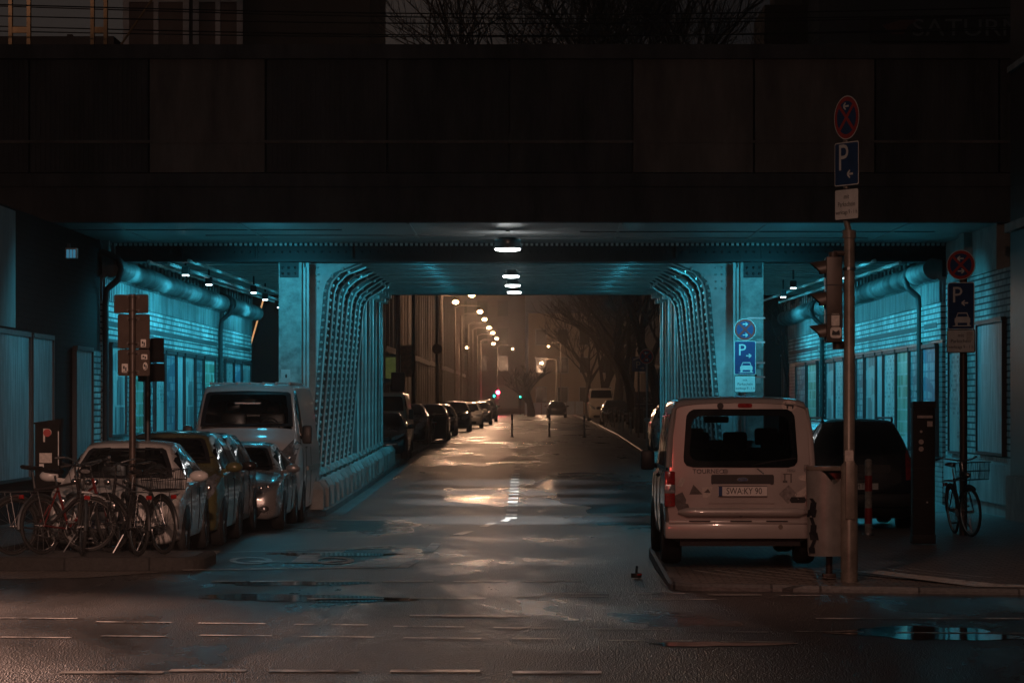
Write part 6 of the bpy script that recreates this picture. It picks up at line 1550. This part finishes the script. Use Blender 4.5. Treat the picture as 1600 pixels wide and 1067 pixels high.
# far no-stopping sign and far P sign
D4 = 112; s4 = F / D4; r = thing("no_stopping_post", ((1010 - VX) / s4, D4, zr(D4) + .12), 0, "red ringed no stopping sign on a thin pole left of the right columns", "sign post"); g0 = r.location.z; Z4 = lambda y: H - (y - VY) / s4 - g0
q = MB(); q.tube([(.02, .05, 0), (.02, .05, Z4(545))], .04, 10); q.build("pole", M['alu'], r, True); no_stopping(r, frame_at((0, -.02, Z4(557)), R(-20)), .27, [(.45, True), (-.45, False)])
D5 = 128; s5 = F / D5; r = thing("parking_garage_sign", ((998 - VX) / s5, D5, zr(D5) + .12), 0, "dim square parking sign with roof mark behind the no stopping sign", "sign post"); g0 = r.location.z; Z5 = lambda y: H - (y - VY) / s5 - g0
q = MB(); q.tube([(0, .05, 0), (0, .05, Z5(560))], .045, 10); q.build("pole", M['pole'], r, True); fr = frame_at((0, -.03, Z5(569)), 0); p = panel(r, "parking_sign", fr, .60, .62, M['blue_face'], M['sign_back'])
q = MB(); text(q, "P", .40, lambda a, b_: fr(a - .03, b_ - .04, .005)); face(q, [(-.22, .17), (0, .25), (.22, .17), (.22, .21), (0, .29), (-.22, .21)], fr, .005); arrow(q, fr, .005, .14, -.17, .14, .03, False); q.build("letter_mark", M['sticker'], p, fix=False)

# left: sign post seen from behind, and the second dark one
D6 = 37.9; s6 = F / D6; r = thing("sign_post", ((207 - VX) / s6, D6, KERB), 0, "brown sign post seen from behind with stickers, rising from the bicycles", "sign post"); Z6 = lambda y: H - (y - VY) / s6 - KERB
q = MB(); q.tube([(0, 0, -.02), (0, 0, Z6(460))], .042, 16); q.build("pole", M['pole_brown'], r, True)
def back_plate(x0, x1, y0, y1, st=()):
    cx_, w_ = ((x0 + x1) / 2 - 207) / s6, (x1 - x0) / s6; cz_, h_ = (Z6(y0) + Z6(y1)) / 2, (y1 - y0) / s6
    q = MB(); q.prism(rrect(w_, h_, .02, 4, cx_, cz_), lambda a, b_, d: (a, d, b_), .062, .068); p = q.build("sign_plate", M['sign_back'], r)
    q = MB()
    for dz in (-h_ * .36, h_ * .36):
        q.torus((0, 0, cz_ + dz), .048, .008, 'z', 18, 6); q.box((0, .052, cz_ + dz), (.15, .016, .03))
        for k in (-.06, .06): q.ell((k, .04, cz_ + dz), (.010, .010, .010), 8, 6)
    q.build("band_clamp", M['pole_brown'], p)
    for (a, c, w, h, kind) in st:
        q = MB(); f_ = lambda aa, bb, d=0: ((a - 207) / s6 + aa, .0605, Z6(c) + bb)
        q.poly([f_(*t) for t in (rrect(w, h, .008, 2) if kind < 2 else circle(w / 2, 16, 0, 0, h / 2))]); so = q.build("sticker", M['sticker'], p, fix=False)
        q = MB(); g_ = lambda aa, bb: ((a - 207) / s6 + aa, .059, Z6(c) + bb)
        for (u0, u1, v0, v1) in ((-.3, .0, -.1, .25), (.05, .3, -.3, .1), (-.3, .3, -.42, -.34)): q.poly([g_(u0 * w, v0 * h), g_(u1 * w, v0 * h), g_(u1 * w, v1 * h), g_(u0 * w, v1 * h)])
        q.build("sticker_print", M['ink'], so, fix=False)
back_plate(177, 231, 460, 489); back_plate(183, 233, 491, 544, ((223, 536, .065, .095, 0),)); back_plate(183, 233, 546, 587, ((194, 575, .075, .11, 0), (224.5, 557.5, .075, .065, 1), (226, 572, .058, .10, 2)))
D7 = 41.2; s7 = F / D7; r = thing("sign_post", ((231 - VX) / s7, D7 + .0, zr(D7)), 0, "black sign post half hidden behind the brown one", "sign post"); g0 = r.location.z; Z7 = lambda y: H - (y - VY) / s7 - g0
r.location.x = (231 - VX) / s7
q = MB(); q.tube([(0, 0, 0), (0, 0, Z7(528))], .04, 12); q.build("pole", M['black'], r, True)
for (a, c, w) in ((528, 566, .34), (568, 596, .36)): q = MB(); q.box((.04, .06, (Z7(a) + Z7(c)) / 2), (w, .02, Z7(a) - Z7(c)), bev=.006); q.build("sign_plate", M['cabinet'], r)

# ticket machines
D8 = 40.6; s8 = F / D8; r = thing("ticket_machine", ((1442 - VX) / s8, D8, zr(D8) + KERB), 0, "tall black ticket machine standing on the right pavement", "ticket machine"); g0 = r.location.z; Z8 = lambda y: H - (y - VY) / s8 - g0; hz = Z8(627)
q = MB(); q.box((0, 0, (hz - .09) / 2), (.29, .26, hz - .09), bev=.012); q.prism([(-.16, hz - .09), (.14, hz - .09), (.14, hz - .02), (-.16, hz)], lambda a, b_, d: (d, a, b_), -.15, .15); q.box((0, 0, .05), (.31, .28, .12), bev=.01); q.build("cabinet", pm("black_machine_paint", (.016, .015, .014), .6, 0, .3, 6, spec=.3), r, True)
q = MB(); q.box((.01, -.135, Z8(651)), (.20, .012, .035)); q.build("notice", M['sticker'], r); q = MB(); q.box((.075, -.135, Z8(662)), (.07, .012, .07)); q.build("display", M['sticker'], r)
for y, rr_ in ((674, .017), (690, .033), (701, .033)): q = MB(); q.cyl((-.04, -.145, Z8(y)), (-.04, -.125, Z8(y)), rr_, n=16); q.build("button" if y < 680 else "coin_slot", M['sticker'], r)
q = MB()
for y in (731, 778): q.box((0, -.1315, Z8(y)), (.28, .004, .008))
q.build("door_seam", M['ink'], r); q = MB(); q.cyl((.04, -.14, Z8(784)), (.04, -.128, Z8(784)), .012, n=10); q.build("lock", M['alu'], r)
q = MB(); q.box((0, -.13, Z8(637)), (.22, .01, .02)); q.build("top_label", M['pole'], r)
D9 = 41.0; s9 = F / D9; r = thing("ticket_machine", ((76 - VX) / s9, D9, zr(D9) + .0 + KERB), 0, "dark ticket machine with a P sign standing behind the left bicycles", "ticket machine"); g0 = r.location.z; Z9 = lambda y: H - (y - VY) / s9 - g0; hz = Z9(660)
q = MB(); q.box((0, 0, hz / 2), (.33, .24, hz), bev=.02); q.prism([(-.18, hz - .02), (.18, hz - .02), (.18, hz + .05), (-.18, hz + .0)], lambda a, b_, d: (a, d, b_), -.13, .13); q.build("cabinet", M['cabinet'], r, True)
q = MB(); q.box((-.02, -.125, Z9(715)), (.165, .012, .13)); q.build("notice", M['sticker'], r); q = MB(); q.box((-.075, -.125, Z9(727)), (.06, .012, .045)); q.build("sticker", M['white_paint'], r)
fr = frame_at((0, -.125, 0), 0); q = MB(); face(q, circle(.052, 24, -.0, Z9(676)), fr, .002); q.build("round_mark", M['red_face'], r, fix=False)
q = MB(); text(q, "P", .26, lambda a, b_: fr(a - .005, b_ + Z9(681), .001)); q.build("letter_mark", M['sticker'], r, fix=False)
q = MB(); q.box((.15, -.125, Z9(700)), (.012, .014, .45)); q.build("edge_strip", M['alu'], r)

# red and white barrier post beside the black estate car
D10 = 43.6; s10 = F / D10; r = thing("barrier_post", ((1357 - VX) / s10, D10, zr(D10) + KERB), 0, "worn red and white post in front of the black estate car", "bollard"); hz = H - (720 - VY) / s10 - r.location.z
q = MB(); q.tube([(0, 0, 0), (0, 0, hz)], .052, 16); q.ell((0, 0, hz), (.052, .052, .03), 16, 6); q.build("post", pm("worn_white_paint", (.40, .36, .32), .55, 0, .5, 14, .1), r, True)
for z in (.16, .62): q = MB(); q.cyl((0, 0, z), (0, 0, z + .22), .0545, n=16); q.build("red_band", M['red_face'], r, True)
q = MB(); q.cyl((0, 0, 0), (0, 0, .03), .085, n=16); q.ell((.04, -.06, .10), (.02, .02, .02), 8, 6); q.build("base", M['alu'], r)
# small reflector lamp post on the road by the minivan's left wheel
rr_ = gp(994, 903); r = thing("road_reflector", (rr_.x, rr_.y, rr_.z), 0, "small broken post stub with red reflector beside the corner kerb", "reflector")
q = MB(); q.cyl((0, 0, 0), (0, 0, .05), .06, n=14); q.tube([(0, 0, .04), (.01, 0, .13)], .014, 8); q.build("stub", M['black'], r); q = MB(); q.ell((.02, -.04, .035), (.05, .02, .015), 12, 6); q.build("red_lens", M['lamp_red'], r, True)
# refuge posts in the road
for (a, hh, lab) in ((800, 1.0, "leftmost slim post standing in the middle of the far road"), (858.5, 1.02, "middle slim post in the far road, below the lone car"), (913, .95, "pale slim post, rightmost of three in the far road")):
    d = 137; r = thing("refuge_post", ((a - VX) * d / F, d, zr(d)), 0, lab, "bollard", "slim posts in the far road"); q = MB(); q.tube([(0, 0, 0), (0, 0, hh)], .045, 10); q.ell((0, 0, hh), (.045, .045, .03), 10, 5); q.build("post", M['black'] if a < 900 else M['alu'], r, True)
    q = MB(); q.cyl((0, 0, hh * .62), (0, 0, hh * .76), .048, n=12); q.build("band", M['white_paint'], r, True); q = MB(); q.cyl((0, 0, 0), (0, 0, .04), .09, n=12); q.build("foot", M['black'], r)
# right pavement clutter: shop board, cabinets, posts, bikes
d = 152; x = CX(1022, d); r = thing("shop_sign_board", (x, d, zr(d) + .12), 0, "dark shop sign board with pale capitals right of the far kerb", "sign board"); zt_ = H - (612 - VY) * d / F - r.location.z
q = MB(); q.b2(-.95, .95, -.06, .06, .1, zt_); q.build("board", M['black'], r); q = MB(); text(q, "SATURN", .36, lambda a, b_: (a + .12, -.066, zt_ - .42 + b_)); text(q, "Tiefgarage", .17, lambda a, b_: (a + .1, -.066, zt_ - .78 + b_)); q.build("lettering", pm("dim_letter_paint", (.30, .25, .22), .6), r, fix=False)
q = MB(); face(q, rrect(.18, .22, .02, 2, -.68, zt_ - .98), lambda a, b_, d_: Vector((a, -.066, b_)), 0); face(q, rrect(.18, .15, .02, 2, -.68, zt_ - 1.28), lambda a, b_, d_: Vector((a, -.066, b_)), 0); q.build("white_square", M['sticker'], r, fix=False); q = MB(); q.b2(-.9, .9, -.064, -.061, zt_ - .62, zt_ - .60); q.build("rule", M['sticker'], r)
d = 133; x = CX(1040, d); r = thing("notice_board", (x, d, zr(d) + .12), 0, "small dark notice board with two pale squares beside the right columns", "sign board"); zt_ = H - (600 - VY) * d / F - r.location.z
q = MB(); q.b2(-.28, .22, -.04, .04, zt_ - 1.05, zt_); q.build("board", M['black'], r)
for (z0_, z1_) in ((zt_ - .5, zt_ - .18), (zt_ - .84, zt_ - .60)): q = MB(); q.b2(-.2, .1, -.047, -.041, z0_, z1_); q.build("pale_square", M['sticker'], r)
q = MB(); q.tube([(0, .0, 0), (0, 0, zt_ - 1.05)], .04, 8); q.build("post", M['pole'], r)
for i, (a, d, w, h, lab) in enumerate(((1018, 125, .62, 1.2, "dark utility cabinet nearest the silver car on the right"), (1001, 140, .5, 1.15, "narrow dark cabinet further up the right pavement"))):
    r = thing("utility_cabinet", (CX(a, d), d, zr(d) + .12), 0, lab, "cabinet"); q = MB(); q.box((0, 0, h / 2), (w, .4, h), bev=.02); q.build("case", M['pole_brown'], r); q = MB(); q.box((0, 0, h + .02), (w + .06, .46, .05), bev=.01); q.build("top", M['pole'], r); q = MB(); q.box((0, -.205, h * .5), (.01, .008, h * .8)); q.build("door_gap", M['ink'], r)
bol = None
for i, (a, d) in enumerate(((973, 142), (967, 150), (960, 160), (985, 134))):
    lab = "pale lit bollard on the far right pavement edge"
    if bol is None:
        bol = thing("kerb_bollard", (CX(a, d), d, zr(d) + .12), 0, lab, "bollard", "bollards on the far right pavement"); q = MB(); q.lathe([(0, 0), (.08, 0), (.07, .05), (.055, .1), (.05, .9), (.07, .94), (.05, 1.02), (0, 1.03)], n=14); q.build("post", M['alu'], bol, True); q = MB(); q.cyl((0, 0, .72), (0, 0, .82), .056, n=14); q.build("band", M['white_paint'], bol, True)
    else: dup(bol, (CX(a, d), d, zr(d) + .12), 0, lab)
for i, (a, d, lab) in enumerate(((950, 165, "bicycle locked among bollards on the far right pavement"), (994, 146, "bicycle by the dark cabinet on the far right"), (668, 121, "bicycle leaning at the far left kerb end"))):
    bicycle((CX(a, d), d, zr(d) + .12), R(70 + 20 * i), (.04, .03, .03), lab, steer=.3, lean=.08)
for (a, d, lab) in ((662, 117.5, "dark waste container at the far left kerb, nearer of two"), (686, 122.5, "dark waste container at the far left kerb, farther of two")):
    r = thing("waste_container", (CX(a, d), d, zr(d) + .12), 0, lab, "waste bin", "waste containers at the far left kerb"); q = MB(); q.box((0, 0, .52), (.58, .7, .9), top=(1.12, 1.08)); q.build("tub", M['black'], r); q = MB(); q.box((0, 0, 1.01), (.68, .78, .07), bev=.025); q.build("lid", M['pole_brown'], r)
    for s_ in (-.22, .22): q = MB(); q.cyl((s_ - .03, .3, .09), (s_ + .03, .3, .09), .09, n=12); q.build("castor", M['rubber'], r)
# electrical box on the wall at upper left
p = px(112, 396, 52); r = thing("wall_lamp_box", (p.x, 52, p.z), 0, "small glinting blue lamp box high on the dark wall at left", "lamp box"); q = MB(); q.box((0, 0, 0), (.20, .16, .18), bev=.01); q.build("case", M['alu'], r)
for x in (-.055, .0, .055): q = MB(); q.box((x, -.085, -.01), (.04, .02, .14)); q.build("lens", pm("lit_blue_lens", (.2, .4, .5), .3, emit=(.1, .45, .7), es=.25), r)
q = MB(); q.box((-.05, .0, .12), (.05, .05, .1)); q.build("bracket", M['black'], r)
# ================================================================== NIGHT HAZE
hz_ = MB(); hz_.b2(-60, 60, -3, 420, -1.3, 36)
hm = bpy.data.materials.new("night_haze"); hm.use_nodes = True; N, L, b_ = nodes(hm); N.remove(b_)
pv = N.new("ShaderNodeVolumePrincipled"); pv.inputs["Color"].default_value = (.80, .78, .76, 1); pv.inputs["Density"].default_value = .0008; pv.inputs["Anisotropy"].default_value = .80
L.new(pv.outputs[0], N["Material Output"].inputs["Volume"])
tag(hz_.build("haze", hm), kind='stuff')
